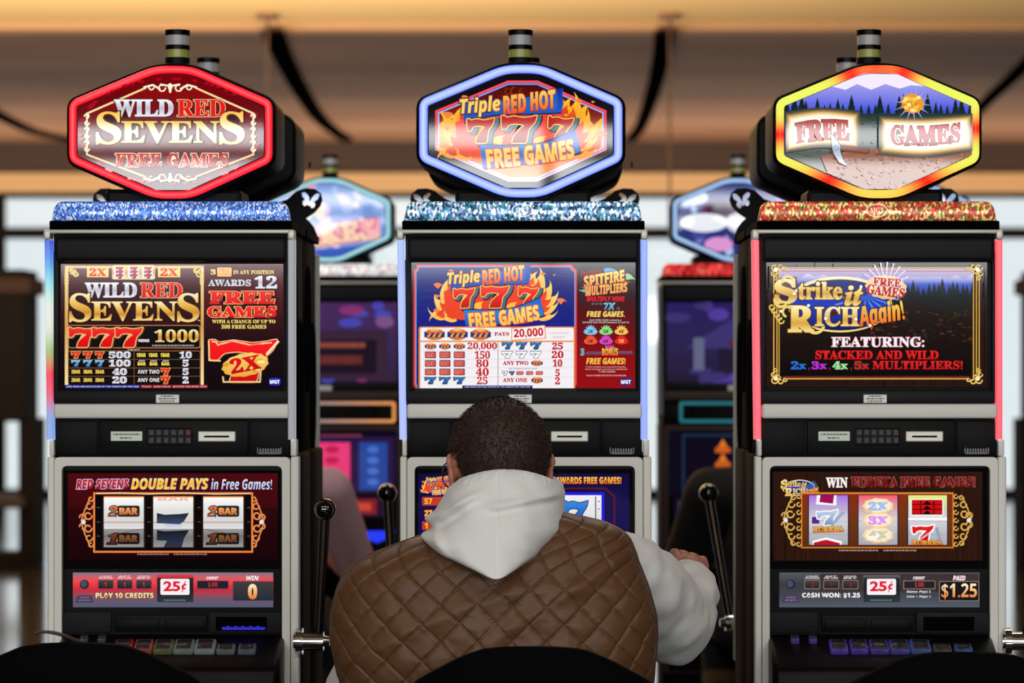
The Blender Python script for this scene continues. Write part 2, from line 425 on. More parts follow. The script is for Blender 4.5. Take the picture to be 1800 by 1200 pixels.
# black curved slots in the low ceiling
slot_m = mat('black_slot', (5, 4, 4), 1.0, spec=0)
def slot(name, pts, label):
    bm = bmesh.new(); Q = catmull([list(p) for p in pts], 20); L, R = [], []
    for i, (x, y, w) in enumerate(Q):
        L.append((x - w / 2, y)); R.append((x + w / 2, y))
    for z0, z1 in ((3.80, 3.836),):
        lo = [bm.verts.new((x, y, z0)) for x, y in L], [bm.verts.new((x, y, z0)) for x, y in R]
        hi = [bm.verts.new((x, y, z1)) for x, y in L], [bm.verts.new((x, y, z1)) for x, y in R]
        for i in range(len(L) - 1):
            bm.faces.new((lo[0][i], lo[1][i], lo[1][i + 1], lo[0][i + 1]))
            bm.faces.new((lo[0][i], lo[0][i + 1], hi[0][i + 1], hi[0][i])); bm.faces.new((lo[1][i], hi[1][i], hi[1][i + 1], lo[1][i + 1]))
    struct(link(name, bm, slot_m))
def onceil(px, py):
    d = F * (3.80 - CAMZ) / (650 - py); return ((px - 965) * d / F, d - CAMD)
for k, (nm, pts, w0, w1) in enumerate((('a', [(478, 58), (500, 110), (530, 165), (565, 215), (610, 249)], .155, .12), ('b', [(1168, 58), (1161, 110), (1146, 170), (1126, 225), (1108, 249)], .14, .10),
                       ('c', [(-60, 170), (0, 207), (60, 234), (125, 249)], .13, .13), ('d', [(1830, 90), (1780, 140), (1725, 192), (1690, 240)], .10, .10))):
    n = len(pts)
    slot('trim_%d' % (k + 4), [(*onceil(*p), w0 + (w1 - w0) * i / (n - 1)) for i, p in enumerate(pts)], '')
for px, zb, lb in ((470, 3.35, 'small bronze ceiling canopy with thin rod, above gap beside the red ringed sign'), (1177, 2.35, 'small bronze ceiling canopy with long thin rod hanging between middle and yellow ringed signs')):
    x = (px - 965) * 20.1 / F
    t = thing('ceiling_pendant', lb, 'ceiling fixture', (x, 20.1 - CAMD, 3.9), 'rod pendants under the tan ceiling')
    bm = bmesh.new(); cyl(bm, (0, 0, -.035), (0, 0, 0), .085, .07, 24); link('canopy', bm, mat('bronze', (120, 86, 66), .45), t, True, angle=40)
    bm = bmesh.new(); cyl(bm, (0, 0, zb - 3.9), (0, 0, -.03), .010, .010, 10); link('rod', bm, mat('tan_rod', (84, 66, 56), .7, spec=.1), t, True, angle=40)

# ------------------------------------------------------------------ slot machine artwork
def hot_logo(A, ox, oy, k, dark):
    """flaming triple seven logo; base coordinates = upper display of the middle machine"""
    X = lambda x: ox + x * k
    Y = lambda y: oy + y * k
    def pp(l): return [(X(a), Y(b)) for a, b in l]
    red = [(236, 44, 30), (240, 90, 40)]
    yel = (252, 214, 110)
    # flames: left and right clusters, yellow behind, red core in front
    L = [(66, 92, 3.5, 34, 22, .5), (60, 100, 3.2, 30, 16, -.6), (70, 78, 4.0, 38, 22, .7), (74, 66, 4.3, 40, 20, .8), (62, 104, 2.9, 34, 14, .7), (80, 104, 2.8, 30, 20, .3), (72, 58, 4.6, 30, 16, .3)]
    R = [(206, 52, -1.1, 34, 20, -.8), (220, 62, -.9, 44, 24, -.5), (230, 74, -.5, 36, 22, -.6), (234, 84, -.2, 36, 20, -.5), (232, 94, .1, 34, 18, -.6), (226, 102, .5, 36, 16, -.7), (214, 50, -1.5, 26, 16, .4)]
    for x, y, a, l, w, c in L + R: A.tongue(X(x), Y(y), a, l * k, w * k, c, [(255, 222, 120), (250, 190, 80)] if not dark else [(255, 200, 50), (252, 150, 30)])
    for x, y, a, l, w, c in L + R: A.tongue(X(x), Y(y), a, l * .55 * k, w * .6 * k, c, red if not dark else [(240, 90, 20), (214, 50, 16)])
    A.poly(pp([(60, 62), (90, 50), (210, 48), (236, 70), (238, 96), (222, 108), (90, 112), (66, 106), (62, 84)]), [(245, 60, 40), (236, 70, 30)])
    for x in (117, 119.5, 176, 178): A.tongue(X(x), Y(92), -1.3 if x < 150 else -1.2, 16 * k, 12 * k, .5, (250, 190, 70))
    for x, y, r in ((46, 54, 5), (71, 28, 3), (46, 72, 3), (262, 81, 5), (232, 33, 3), (253, 34, 1.6), (45, 98, 4)): A.tongue(X(x), Y(y), -.8, r * 3 * k, r * 2 * k, .9, (246, 130, 60))
    # top banner
    top = [(71, 32), (110, 31), (160, 27), (212, 14)]; bot = [(72, 62), (110, 52), (160, 50), (209, 48)]
    A.band(pp([(a, b - 1.5) for a, b in top]), pp([(a + 1, b + 2) for a, b in bot]), (12, 26, 90))
    A.band(pp(top), pp(bot), [(22, 70, 190), (30, 105, 200), (20, 60, 180)])
    A.poly(pp([(203, 17), (213, 14), (211, 22), (213, 36), (209, 49), (203, 44), (205, 30)]), [(16, 44, 150), (30, 90, 200)])
    o1 = [((20, 20, 90), 1.8 * k)]
    A.text('Triple', X(67), Y(26), X(124), Y(54), yel, 'sansi', [((20, 20, 90), 2.2 * k), ((170, 90, 20), 1 * k)], .015, -.08)
    A.text('RED HOT', X(126), Y(20), X(203), Y(47), [(252, 205, 100), (246, 150, 60), (236, 80, 40)], 'sansi', [((150, 20, 20), 1.3 * k)], .03, -.13)
    # sevens
    rd = [(250, 60, 40), (232, 30, 26), (190, 16, 20)] if not dark else [(200, 22, 22), (176, 10, 14), (140, 6, 10)]
    for x0, y0, x1, y1, r in ((77, 56, 116, 91, -.03), (125, 52, 176, 91, 0), (190, 54, 226, 89, .1)):
        A.seven(X(x0), Y(y0), X(x1), Y(y1), rd, [((10, 14, 40), 3.6 * k, 5 * k, 3 * k), ((70, 110, 130), 2.6 * k, 4 * k, 2 * k), ((16, 20, 40), 2.4 * k, 0, 0), ((250, 200, 90), 1.5 * k, 0, 0)], r)
    # lower banner
    top = [(95, 94), (130, 95), (180, 92), (230, 73)]; bot = [(99, 127), (140, 121), (190, 118), (236, 104)]
    A.band(pp([(a - 1, b - 1.5) for a, b in top]), pp([(a + 2, b + 2) for a, b in bot]), (12, 22, 70))
    A.band(pp(top), pp(bot), [(22, 90, 200), (40, 130, 210), (16, 70, 180)])
    A.text('FREE GAMES', X(104), Y(94), X(228), Y(121), [(255, 226, 120), (252, 205, 100), (250, 190, 80)], 'sans', [((220, 70, 20), 1.5 * k)], .03, -.12, arc=-2 * k)

def flourish(A, cx, cy, w, col, fy=1):
    for s in (-1, 1):
        A.curl(cx + s * w * .16, cy, w * .07, 0, 2 * PI * .8, 2.2, col, -w * .02, fy=fy)
        A.line([(cx + s * w * .2, cy + 2 * fy), (cx + s * w * .33, cy - 5 * fy), (cx + s * w * .5, cy - 1 * fy)], 3.2, col)
        A.curl(cx + s * w * .36, cy - 1 * fy, w * .05, 0, 5, 2, col, -1)
    A.ell(cx, cy - 2 * fy, 4, 6, col); A.ell(cx, cy + 5 * fy, 2.2, 4, col); A.line([(cx - w * .18, cy - 6 * fy), (cx, cy - 3 * fy), (cx + w * .18, cy - 6 * fy)], 3, col)

def sevens_title(A, bx, by, k, gold):
    """title lettering; base coordinates = upper display of the left machine"""
    B = lambda x0, y0, x1, y1: (bx + x0 * k, by + y0 * k, bx + x1 * k, by + y1 * k)
    dk = (40, 4, 8)
    A.text('WILD', *B(50, 42, 141, 68), SILV, 'serif', [(dk, 1.6 * k), ((230, 230, 240), .5 * k)], .015)
    A.text('RED', *B(147, 42, 221, 68), [(235, 30, 24), (220, 20, 20)], 'serif', [(dk, 1.8 * k), ((250, 200, 150), .9 * k)], .015)
    A.text('S', *B(22, 60, 61, 111), gold, 'serif', [(dk, 2 * k), ((120, 60, 10), .5 * k)], .01)
    A.text('EVEN', *B(61, 75, 212, 109), gold, 'serif', [(dk, 2 * k), ((120, 60, 10), .5 * k)], .01)
    A.text('S', *B(212, 60, 251, 111), gold, 'serif', [(dk, 2 * k), ((120, 60, 10), .5 * k)], .01)

def sign_sevens(A, dx, face):
    A.poly(face, [(120, 0, 12), (96, 0, 8), (70, 0, 8)])
    for k in range(70):
        a = random.random() * 2 * PI; x = 300 + dx + 158 * math.cos(a); y = 231 + 92 * math.sin(a)
        A.ell(x, y, 5, 2.5, (168, 6, 24), 8)
    inner = [(154, 200), (264, 152), (338, 152), (446, 200), (446, 272), (338, 314), (264, 314), (154, 272)]
    inner = [(x + dx, y) for x, y in inner]
    A.poly(inner, [(140, 8, 14), (110, 0, 8), (78, 0, 6)])
    A.loop(inner, 3.2, [(255, 214, 140), (255, 240, 200), (240, 190, 100)])
    c = (255, 244, 214)
    A.rect(258 + dx, 149, 344 + dx, 158, (140, 8, 14)); A.rect(258 + dx, 308, 344 + dx, 318, (84, 0, 6))
    flourish(A, 300 + dx, 155, 92, c); flourish(A, 300 + dx, 313, 92, c, -1)
    for s in (-1, 1):
        for j in range(6):
            A.curl(300 + dx + s * 146, 205 + j * 11.5, 4.2, 0 if j % 2 else PI, 5 + (0 if j % 2 else PI), 2.4, c, -1.2, 8)
    g = [(252, 196, 70), (255, 226, 150), (255, 250, 225), (252, 205, 90)]
    sevens_title(A, 300 + dx - 136 * 1.14, 174 - 42 * 1.14 + 2, 1.14, g)
    A.text('FREE GAMES', 204 + dx, 270, 403 + dx, 294, [(205, 30, 30), (190, 20, 24)], 'serif', [((250, 225, 190), 1.3)], .02)

def sign_hot(A, dx, face):
    A.poly(face, (14, 10, 18))
    i1 = offset_poly(face, -13)
    A.loop(i1, 4, [(255, 80, 96), (255, 60, 80), (235, 210, 240)]); i2 = offset_poly(face, -17); A.loop(i2, 2.6, [(120, 150, 240), (230, 235, 255)])
    i3 = offset_poly(face, -18.5); A.poly(i3, [(70, 6, 6), (130, 26, 8), (226, 90, 16), (250, 150, 70)])
    A.clip = i3
    for x, y, a, l, w, c in ((776, 262, -1.7, 70, 34, .6), (790, 270, -1.4, 88, 36, -.5), (768, 278, -2, 44, 24, .7), (806, 268, -1.6, 60, 26, .6), (800, 296, -2.9, 60, 22, 1.0), (824, 292, 2.9, 50, 18, .8),
                             (1050, 262, -1.5, 84, 36, .5), (1034, 250, -1.6, 70, 30, -.5), (1020, 230, -1.7, 56, 26, .6), (1066, 270, -1.3, 56, 26, -.6), (1040, 290, -.4, 50, 20, -.9), (1010, 290, .2, 50, 18, -.8)):
        A.tongue(x, y, a, l, w, c, [(255, 196, 40), (255, 170, 30), (252, 120, 20)]); A.tongue(x, y + 3, a, l * .5, w * .5, c, [(246, 110, 20), (230, 70, 16)])
    A.curl(905, 160, 9, 0, 4.6, 2.5, (140, 50, 20), -3); A.curl(893, 160, 6, 1, 5, 2.5, (120, 40, 16), -2); A.curl(917, 160, 5, 1, 5, 2.5, (120, 40, 16), -2)
    A.clip = None
    hot_logo(A, 809 - 67 * 1.245, 162 - 19 * 1.245, 1.245, True)

def pine(A, x, y, h, col):
    for j in range(4): A.poly([(x, y - h * (1 - j * .16)), (x - h * (.1 + j * .055), y - h * (.62 - j * .2)), (x + h * (.1 + j * .055), y - h * (.62 - j * .2))], col)
def mountain(A, x0, x1, y0, y1, cols):
    A.rect(x0, y0, x1, y1, cols)
def nugget(A, cx, cy, r, rays=True):
    if rays:
        for k in range(14):
            a = 2 * PI * k / 14 + .1; A.poly([(cx + r * .8 * math.cos(a - .09), cy + r * .8 * math.sin(a - .09)), (cx + r * 1.7 * math.cos(a), cy + r * 1.7 * math.sin(a)), (cx + r * .8 * math.cos(a + .09), cy + r * .8 * math.sin(a + .09))], (150, 160, 232))
    A.ell(cx, cy, r, r * .85, (236, 160, 40), 22, .2, .06)
    R = random.Random(11)
    for k in range(34):
        a, q = R.random() * 6.28, r * .8 * R.random() ** .5; A.ell(cx + q * math.cos(a), cy + q * .85 * math.sin(a), r * .2, r * .16, R.choice([(255, 214, 90), (252, 190, 60), (255, 236, 160), (225, 140, 30)]), 8)

def sign_mine(A, dx, face):
    A.clip = face
    A.rect(1370, 120, 1710, 345, [(196, 190, 250), (60, 80, 220), (40, 60, 180), (40, 60, 50)])
    A.poly([(1460, 152), (1490, 138), (1530, 130), (1590, 132), (1625, 152), (1600, 150), (1580, 156), (1555, 148), (1530, 158), (1505, 148), (1485, 158)], (246, 238, 255))
    R = random.Random(5)
    for k in range(26): pine(A, 1380 + k * 13 + R.uniform(-4, 4), 208, R.uniform(22, 44), (16, 34, 34))
    A.rect(1370, 200, 1710, 345, [(24, 48, 44), (40, 60, 52), (84, 84, 70), (120, 110, 96)])
    for k in range(160): A.ell(R.uniform(1380, 1700), R.uniform(205, 290), R.uniform(2, 6), R.uniform(1, 2.2), R.choice([(36, 66, 60), (50, 74, 64), (20, 40, 40)]), 6)
    A.poly([(1440, 275), (1520, 262), (1620, 262), (1705, 255), (1705, 340), (1600, 340), (1500, 345), (1450, 300)], [(130, 64, 30), (150, 84, 44), (120, 76, 50)])
    for k in range(160): A.ell(R.uniform(1450, 1700), R.uniform(265, 335), R.uniform(2, 5), R.uniform(1.4, 3), R.choice([(176, 98, 50), (100, 48, 22), (140, 72, 36)]), 6)
    for e, c in ((17, (52, 62, 52)), (15, (80, 78, 56)), (13, (130, 108, 66)), (11, (186, 146, 84)), (9, (230, 190, 118)), (6.5, (250, 226, 170)), (4, (255, 248, 232))):
        A.band([(1392 - e, 216 - e), (1440, 208 - e), (1492 + e, 214 - e)], [(1392 - e, 254 + e), (1440, 244 + e), (1492 + e, 248 + e)], c)
        A.band([(1558 - e, 222 - e), (1620, 224 - e), (1690 + e, 218 - e)], [(1558 - e, 256 + e), (1620, 262 + e), (1690 + e, 250 + e)], c)
    A.text('FREE', 1395, 214, 1489, 250, [(190, 30, 34), (160, 10, 16)], 'serif', [((90, 50, 30), 1.5)], .03, -.05, arc=4)
    A.text('GAMES', 1561, 222, 1684, 257, [(190, 30, 34), (160, 10, 16)], 'serif', [((90, 50, 30), 1.5)], .03, -.03, arc=-3)
    nugget(A, 1600, 184, 20)
    A.line([(1464, 260), (1522, 267)], 9, (50, 16, 12)); A.line([(1465, 260), (1521, 267)], 6, (134, 44, 30))
    hd = [(1457, 238), (1466, 246), (1473, 258), (1473, 268), (1478, 282), (1485, 293), (1472, 287), (1462, 272), (1459, 258)]
    A.poly(offset_poly(hd, 1.6), (30, 34, 44)); A.poly(hd, [(236, 240, 250), (170, 182, 204), (226, 230, 240)]); A.ell(1466, 262, 7, 6, (150, 160, 180), 12)
    A.clip = None

def screen_sevens(A, dx):
    R = random.Random(2)
    A.rect(107, 464, 498, 684, [(88, 14, 24), (60, 10, 18), (24, 6, 12), (14, 6, 10)])
    A.rect(121, 476, 350, 564, [(86, 14, 26), (56, 10, 20), (40, 8, 16)])
    g = [(252, 226, 150), (214, 158, 76), (250, 226, 160)]
    A.rect(114, 470, 120, 677, g); A.rect(353, 470, 358, 677, g); A.rect(114, 467, 358, 471, g)
    for cx in (126, 346):
        for j in range(5): A.curl(cx + (R.uniform(-8, 8)), 474 + R.uniform(-3, 8), 4.5, 0, 5, 2.3, (248, 216, 140), -1)
        for j in range(4): A.curl((117 if cx < 200 else 355), 482 + j * 5, 3, 0, 5, 2, (248, 216, 140), -.5)
    for x0, x1 in ((153, 191), (278, 317)):
        A.rect(x0, 469, x1, 487, (250, 222, 130)); A.text('2X', x0 + 4, 471, x1 - 4, 485, (220, 24, 24), 'serif', [((250, 160, 60), .6)], .02)
    A.rrect(197, 466, 273, 491, 4, g)
    for x in (200, 225, 250):
        A.rect(x, 469, x + 19, 489, (228, 226, 236))
        for j in range(3): A.seven(x + 4, 469 + j * 6.4, x + 16, 476 + j * 6.4, (214, 30, 36), [((40, 20, 40), .8, .6, .5)])
    sevens_title(A, 100, 455, 1.0, GOLD)
    A.text('TM', 348, 562, 352, 564, (230, 230, 230), 'sans')
    A.rrect(120, 571, 353, 612, 5, (176, 118, 74)); A.rrect(121.6, 572.6, 351.4, 610.4, 4, (12, 8, 10))
    for x in (121, 162, 203):
        A.seven(x, 575, x + 49, 610, [(240, 50, 44), (230, 16, 22), (214, 10, 20)], [((90, 50, 20), 2.4, 1.5, 1), ((236, 190, 120), 1.6, 0, 0)])
    A.text('WINS', 243, 596, 263, 601, (244, 244, 248), 'sans', None, .02)
    A.text('1000', 272, 579, 350, 601, GOLD, 'serif', None, .01)
    A.fine(268, 605.5, 343, 608.5, (150, 150, 156))
    A.fine(225, 613.4, 247, 615.4, (190, 180, 180))
    A.rrect(120, 616, 353, 676, 4, (150, 96, 60)); A.rrect(121.2, 617.2, 351.8, 676, 3.5, (16, 10, 12))
    for y in (631, 646, 660.5): A.rect(121, y, 352, y + 1, (130, 84, 54))
    A.rect(236, 618, 237, 676, (130, 84, 54))
    for j, (cy, val) in enumerate(((623.5, '500'), (638, '100'), (653, '40'), (667.5, '20'))):
        for i in range(3):
            x = 126 + i * 21
            if j < 2: A.seven(x, cy - 6, x + 16, cy + 6, (224, 40, 34) if j == 0 else [(150, 205, 230), (30, 110, 200)], [((240, 170, 90) if j == 0 else (40, 60, 70), .9, 0, 0)])
            else: A.text('%dBAR' % (5 - j), x + .5, cy - 3.2, x + 16, cy + 3.2, (238, 206, 96), 'sans', [((100, 60, 10), .6)], .03)
        w = 13 * len(val); A.text(val, 232 - 18 - w / 2 - 3, cy - 6, 232 - 18 + w / 2 - 3, cy + 6, SILV, 'serif', None, .03)
    for i in range(3):
        x = 241 + i * 21; A.text('1BAR', x, 620.5, x + 16, 627, (240, 220, 90), 'sans', [((100, 60, 10), .5)], .03)
        A.text('ANY', x + 3, 632.8, x + 15, 635.5, (220, 220, 224), 'sans'); A.text('BAR', x + 2, 636.5, x + 16, 642, (240, 226, 90), 'sans', [((100, 60, 10), .5)], .03)
    for cy, t in ((653, 'ANY TWO'), (667.5, 'ANY ONE')):
        A.text(t, 243, cy - 3.4, 281, cy + 3.4, (236, 236, 240), 'sans'); A.seven(284, cy - 6.5, 300, cy + 6.5, (226, 36, 34), [((240, 170, 90), .9, 0, 0)])
    for cy, t, w in ((623.5, '10', 22), (638, '5', 11), (653, '5', 11), (667.5, '2', 11)): A.text(t, 327 - w / 2, cy - 6, 327 + w / 2, cy + 6, SILV, 'serif', None, .03)
    A.rect(115, 676, 248, 682, (24, 26, 120)); A.rect(248, 676, 366, 682, (130, 14, 24))
    A.text('LINE WINS ARE MULTIPLIED BY THE CREDITS BET PER LINE', 118, 677.6, 245, 680.6, (200, 205, 240), 'sans')
    A.text('TOUCH   GAME RULES   BUTTON FOR MORE PAYS', 250, 677.6, 364, 680.6, (240, 180, 180), 'sans')
    # right column
    for k in range(40):
        y = 466 + k * 2.2; A.rect(359, y, 497, y + .8, (110, 22, 34) if k % 2 else (70, 12, 22))
    A.text('3', 371, 473.5, 380.5, 483, [(252, 230, 130), (230, 190, 70)], 'serif', None, .03)
    A.rrect(383, 470.5, 408, 486, 2, (250, 205, 120)); A.text('FREE', 386, 472, 405, 478, (226, 70, 40), 'serif'); A.text('GAMES', 385, 479, 406, 484.5, (226, 70, 40), 'serif')
    A.text('IN ANY POSITION', 411, 475, 483, 482, (250, 222, 120), 'serif', [((60, 10, 10), .6)], .01)
    A.text('AWARDS', 367, 491.5, 442, 503, SILV, 'serif', [((40, 8, 14), 1)], .02); A.text('12', 448, 485, 488, 507, SILV, 'serif', [((40, 8, 14), 1.2)], .02)
    for t, y0, y1, x0, x1 in (('FREE', 512, 534, 369, 484), ('GAMES', 538.5, 558, 366, 487)):
        A.text(t, x0, y0, x1, y1, [(246, 40, 36), (226, 24, 28)], 'serif', [((30, 4, 8), 2), ((250, 190, 120), .9)], .03)
    A.text('WITH A CHANCE OF UP TO', 374, 562, 485, 568, (250, 226, 120), 'serif', None, .01); A.text('300 FREE GAMES', 390, 570.5, 469, 577.5, (250, 226, 120), 'serif', None, .01)
    A.seven(368, 595, 490, 671, [(246, 30, 30), (240, 16, 24), (200, 10, 18)], [((120, 60, 20), 2, 0, 1), ((250, 226, 180), 1, 0, 0)])
    pts = [(374, 600), (381, 601), (384, 606), (410, 599), (440, 606), (468, 603), (478, 602)]
    A.line(pts, 2.6, (252, 220, 160)); A.line([(368, 598), (369, 633), (388, 634)], 2.6, (244, 206, 140)); A.line([(490, 600), (470, 622)], 4, (250, 226, 180)); A.line([(460, 640), (458, 671), (394, 671), (393, 662)], 2.6, (244, 206, 140))
    A.ell(432, 641, 41, 20, [(250, 214, 110), (236, 170, 50)], 26, -.18, .03)
    for k in range(26): a = R.random() * 6.28; q = R.random() ** .5; A.ell(432 + 36 * q * math.cos(a), 641 + 16 * q * math.sin(a), 5, 2.4, R.choice([(255, 236, 160), (240, 186, 70), (226, 160, 40)]), 8)
    A.text('2X', 405, 626, 459, 653, [(226, 24, 24), (200, 10, 16)], 'serif', [((250, 200, 120), 1)], .03, -.2)
    A.rrect(474, 664, 494, 677, 4, (30, 50, 180)); A.text('MGT', 475.5, 667.5, 492.5, 674, (246, 246, 255), 'sans', None, .03)

def screen_hot(A, dx):
    A.rect(720, 460, 1117, 682, (34, 32, 34))
    ch = [(729, 475), (735, 468), (1005, 468), (1010, 475), (1015, 478), (1015, 678), (1012, 682), (729, 682), (727, 482)]
    A.rect(1014, 460, 1116, 682, [(26, 20, 24), (40, 8, 14), (100, 8, 16), (140, 10, 16), (150, 14, 20)])
    A.poly([(733, 465), (1005, 465), (1008, 470), (1014, 474), (1014, 674), (1011, 682), (730, 682), (727, 676), (727, 474), (732, 471)], [(230, 50, 70), (235, 60, 70)])
    A.poly([(735, 468), (1003, 468), (1005, 473), (1011, 477), (1011, 673), (1008, 682), (733, 682), (730.5, 674), (730.5, 477), (735, 474)], (110, 170, 220))
    A.poly([(736, 469.5), (1002, 469.5), (1004, 474), (1009.6, 478), (1009.6, 672), (1007, 682), (734, 682), (732, 673), (732, 478), (736, 475)], [(24, 36, 120), (20, 28, 130), (22, 24, 112)])
    R = random.Random(9)
    for k in range(46): x = R.uniform(735, 980); y = R.uniform(472, 570); A.rect(x, y, x + R.uniform(10, 26), y + 2, R.choice([(30, 44, 140), (18, 26, 110), (34, 40, 150)]))
    hot_logo(A, 720, 450, 1.0, False)
    # pay table
    A.rrect(736, 574, 1011, 700, 4, (226, 130, 60)); A.rrect(739, 576, 1008.5, 700, 4, (244, 240, 244))
    A.rect(736, 598.5, 1011, 601, (232, 150, 80)); A.rect(730, 682, 1014, 705, (34, 32, 34))
    for y in (616, 631, 646, 662): A.rect(740, y, 1008, y + .7, (216, 206, 220))
    A.rect(875, 601, 876, 682, (150, 50, 70))
    def mini(x, y, w, h, kind):
        if kind == 'logo':
            A.ell(x, y, w / 2, h / 2, [(226, 150, 70), (170, 60, 30), (220, 140, 60)], 14); A.rect(x - w / 2, y - h * .22, x + w / 2, y + h * .25, [(40, 60, 120), (30, 50, 110)])
            A.text('777', x - w * .4, y - h * .25, x + w * .4, y + h * .22, [(235, 70, 40), (240, 180, 80)], 'sans', None, .05); A.ell(x, y - h * .36, w * .24, h * .12, (240, 190, 90), 10)
        elif kind == 'bar':
            A.rrect(x - w / 2, y - h / 2, x + w / 2, y + h / 2, 2, [(60, 80, 110), (200, 60, 50), (70, 40, 50)]); A.text('BAR', x - w * .38, y - h * .3, x + w * .38, y + h * .3, (232, 60, 44), 'sans', [((240, 190, 170), .4)], .04)
        else: A.seven(x - w / 2, y - h / 2, x + w / 2, y + h / 2, [(60, 130, 190), (30, 80, 150)] if kind == 'blue' else (250, 248, 252), [((30, 34, 44), .9, 0, 0)])
    for i in range(3): mini(764 + i * 40.5, 587.5, 36, 21, 'logo')
    A.text('PAYS', 869, 583.5, 895, 590, (176, 24, 36), 'serif', None, .03)
    A.poly([(899, 576), (958, 571), (960, 595), (899, 599)], (236, 150, 60)); A.poly([(900.5, 577.5), (956.5, 572.8), (958, 593.5), (900.5, 597.3)], (250, 240, 240))
    A.text('20,000', 903, 577, 955, 594, [(214, 30, 36), (190, 10, 24)], 'sans', None, .02, -.06)
    A.fine(966, 583, 1000, 587, (236, 206, 210)); A.fine(972, 590, 994, 594, (224, 206, 214))
    for j, (k, v, w) in enumerate((('logo', '20,000', 52), ('bar', '150', 27), ('bar', '80', 22), ('bar', '40', 23), ('blue', '25', 19))):
        cy = 608.5 + j * 15
        for i in range(3): mini(757 + i * 25.3, cy, 20, 12, k)
        A.text(v, 848 - w / 2, cy - 7, 848 + w / 2, cy + 7, [(214, 30, 36), (186, 8, 22)], 'serif', None, .02)
    for i in range(3): mini(892 + i * 25, 607.5, 19, 12, 'blue'); mini(892 + i * 25, 623, 19, 12, 'white')
    A.text('ANY TWO', 884, 634, 929, 641.5, (186, 16, 30), 'serif', None, .03); mini(944, 638, 20, 11, 'logo')
    A.text('ANY COMBINATION OF THESE', 894, 646.4, 944, 649.2, (150, 140, 160), 'sans')
    mini(888, 655.5, 9, 7, 'white'); mini(900, 655.5, 9, 6, 'blue')
    for x in (914, 931, 948): mini(x, 655.5, 13, 7, 'bar')
    A.text('ANY ONE', 884, 664, 927, 671.5, (186, 16, 30), 'serif', None, .03); mini(944, 668, 20, 12, 'logo')
    for v, cy, w in (('25', 608, 19), ('20', 623, 21), ('10', 638, 17), ('5', 655, 8), ('2', 669, 9)): A.text(v, 980 - w / 2, cy - 6.5, 980 + w / 2, cy + 6.5, [(214, 30, 36), (186, 8, 22)], 'serif', None, .03)
    A.rect(813, 677, 936, 682, (26, 26, 96)); A.text('LINE WINS ARE MULTIPLIED BY THE CREDITS BET PER LINE', 817, 678, 932, 681, (180, 190, 230), 'sans')
    # right column
    for a, c, x, y, l in ((-.3, (90, 170, 220), 1062, 478, 26), (-.2, (236, 60, 140), 1075, 484, 34), (.1, (160, 215, 150), 1100, 486, 18), (2.6, (236, 60, 140), 1042, 500, 22), (2.8, (120, 190, 160), 1040, 508, 24), (-.4, (230, 80, 60), 1085, 500, 24)): A.tongue(x, y, a, l, 10, .3, c)
    A.text('Featuring', 1021, 474, 1058, 487, (190, 30, 40), 'sansi', None, 0, -.15)
    A.text('SPITFIRE', 1025, 480, 1099, 500, [(255, 226, 120), (246, 160, 70)], 'sansi', [((120, 30, 20), 1.2)], .03, -.17)
    A.text('MULTIPLIERS', 1028, 500, 1103, 517, [(252, 190, 90), (246, 150, 90)], 'sansi', [((120, 30, 20), 1.2)], .03, -.1)
    A.text('MULTIPLY WINS', 1031, 521, 1098, 530, (226, 30, 40), 'sansi', None, .02)
    A.text('BY UP TO', 1040, 532.5, 1058, 536, (80, 140, 150), 'sansi'); A.text('7X', 1061, 532, 1082, 545, [(120, 205, 220), (60, 140, 170)], 'sansi', None, .03); A.text('IN', 1084, 540, 1089, 544, (80, 140, 150), 'sansi')
    A.text('FREE GAMES.', 1031, 547, 1098, 557, (250, 214, 110), 'sansi', None, .02)
    A.text('Each FREE GAME contains a', 1036, 561, 1092, 564, (200, 190, 190), 'sans'); A.text('SPITFIRE MULTIPLIER between 2X and 7X.', 1024, 565, 1106, 568, (200, 190, 190), 'sans')
    for i, c in enumerate(((130, 200, 240), (140, 220, 130), (250, 190, 90), (240, 90, 50), (220, 70, 190), (230, 40, 34))):
        x = 1038 + (i % 3) * 27; y = 581 + (i // 3) * 17
        for k in range(7): A.tongue(x, y, -PI + k * PI / 6, 11, 7, .2, c)
        A.ell(x, y + 2, 12, 5.5, c, 16); A.text('%dX' % (i + 2), x - 5, y - 1.5, x + 5, y + 4.5, (30, 20, 40) if i != 5 else (250, 190, 120), 'sansi', None, .02)
    A.text('3', 1020, 612, 1027, 625, (90, 180, 190), 'sans', None, .04); A.text('SCATTERED', 1030, 618, 1056, 623, (50, 110, 150), 'sansi'); A.text('TRIGGER', 1087, 617, 1111, 622, (50, 110, 150), 'sansi')
    for k, c in enumerate(((90, 170, 220), (220, 60, 160), (230, 60, 40), (230, 120, 180), (160, 210, 240))): A.tongue(1071, 616, -2.4 + k * .45, 13, 5, .2, c)
    A.text('BONUS', 1058, 612, 1086, 625, [(255, 200, 80), (240, 90, 40)], 'sans', [((120, 30, 20), .8)], .03)
    A.text('FREE GAMES!', 1030, 629, 1099, 640, (252, 190, 80), 'sansi', None, .02)
    for t, y, x0, x1 in (('7 FREE GAMES are awarded initially.', 643.5, 1029, 1100), ('Each retrigger awards an additional', 647.5, 1029, 1102), ('7 FREE GAMES.', 651.5, 1052, 1082), ('Touch GAME RULES for full details.', 658, 1030, 1101)): A.text(t, x0, y, x1, y + 3, (216, 170, 170), 'sans')
    A.rrect(1090, 664, 1110, 677, 3, (30, 40, 130)); A.text('MGT', 1091.5, 667.5, 1108.5, 674.5, (246, 246, 255), 'sans', None, .03)

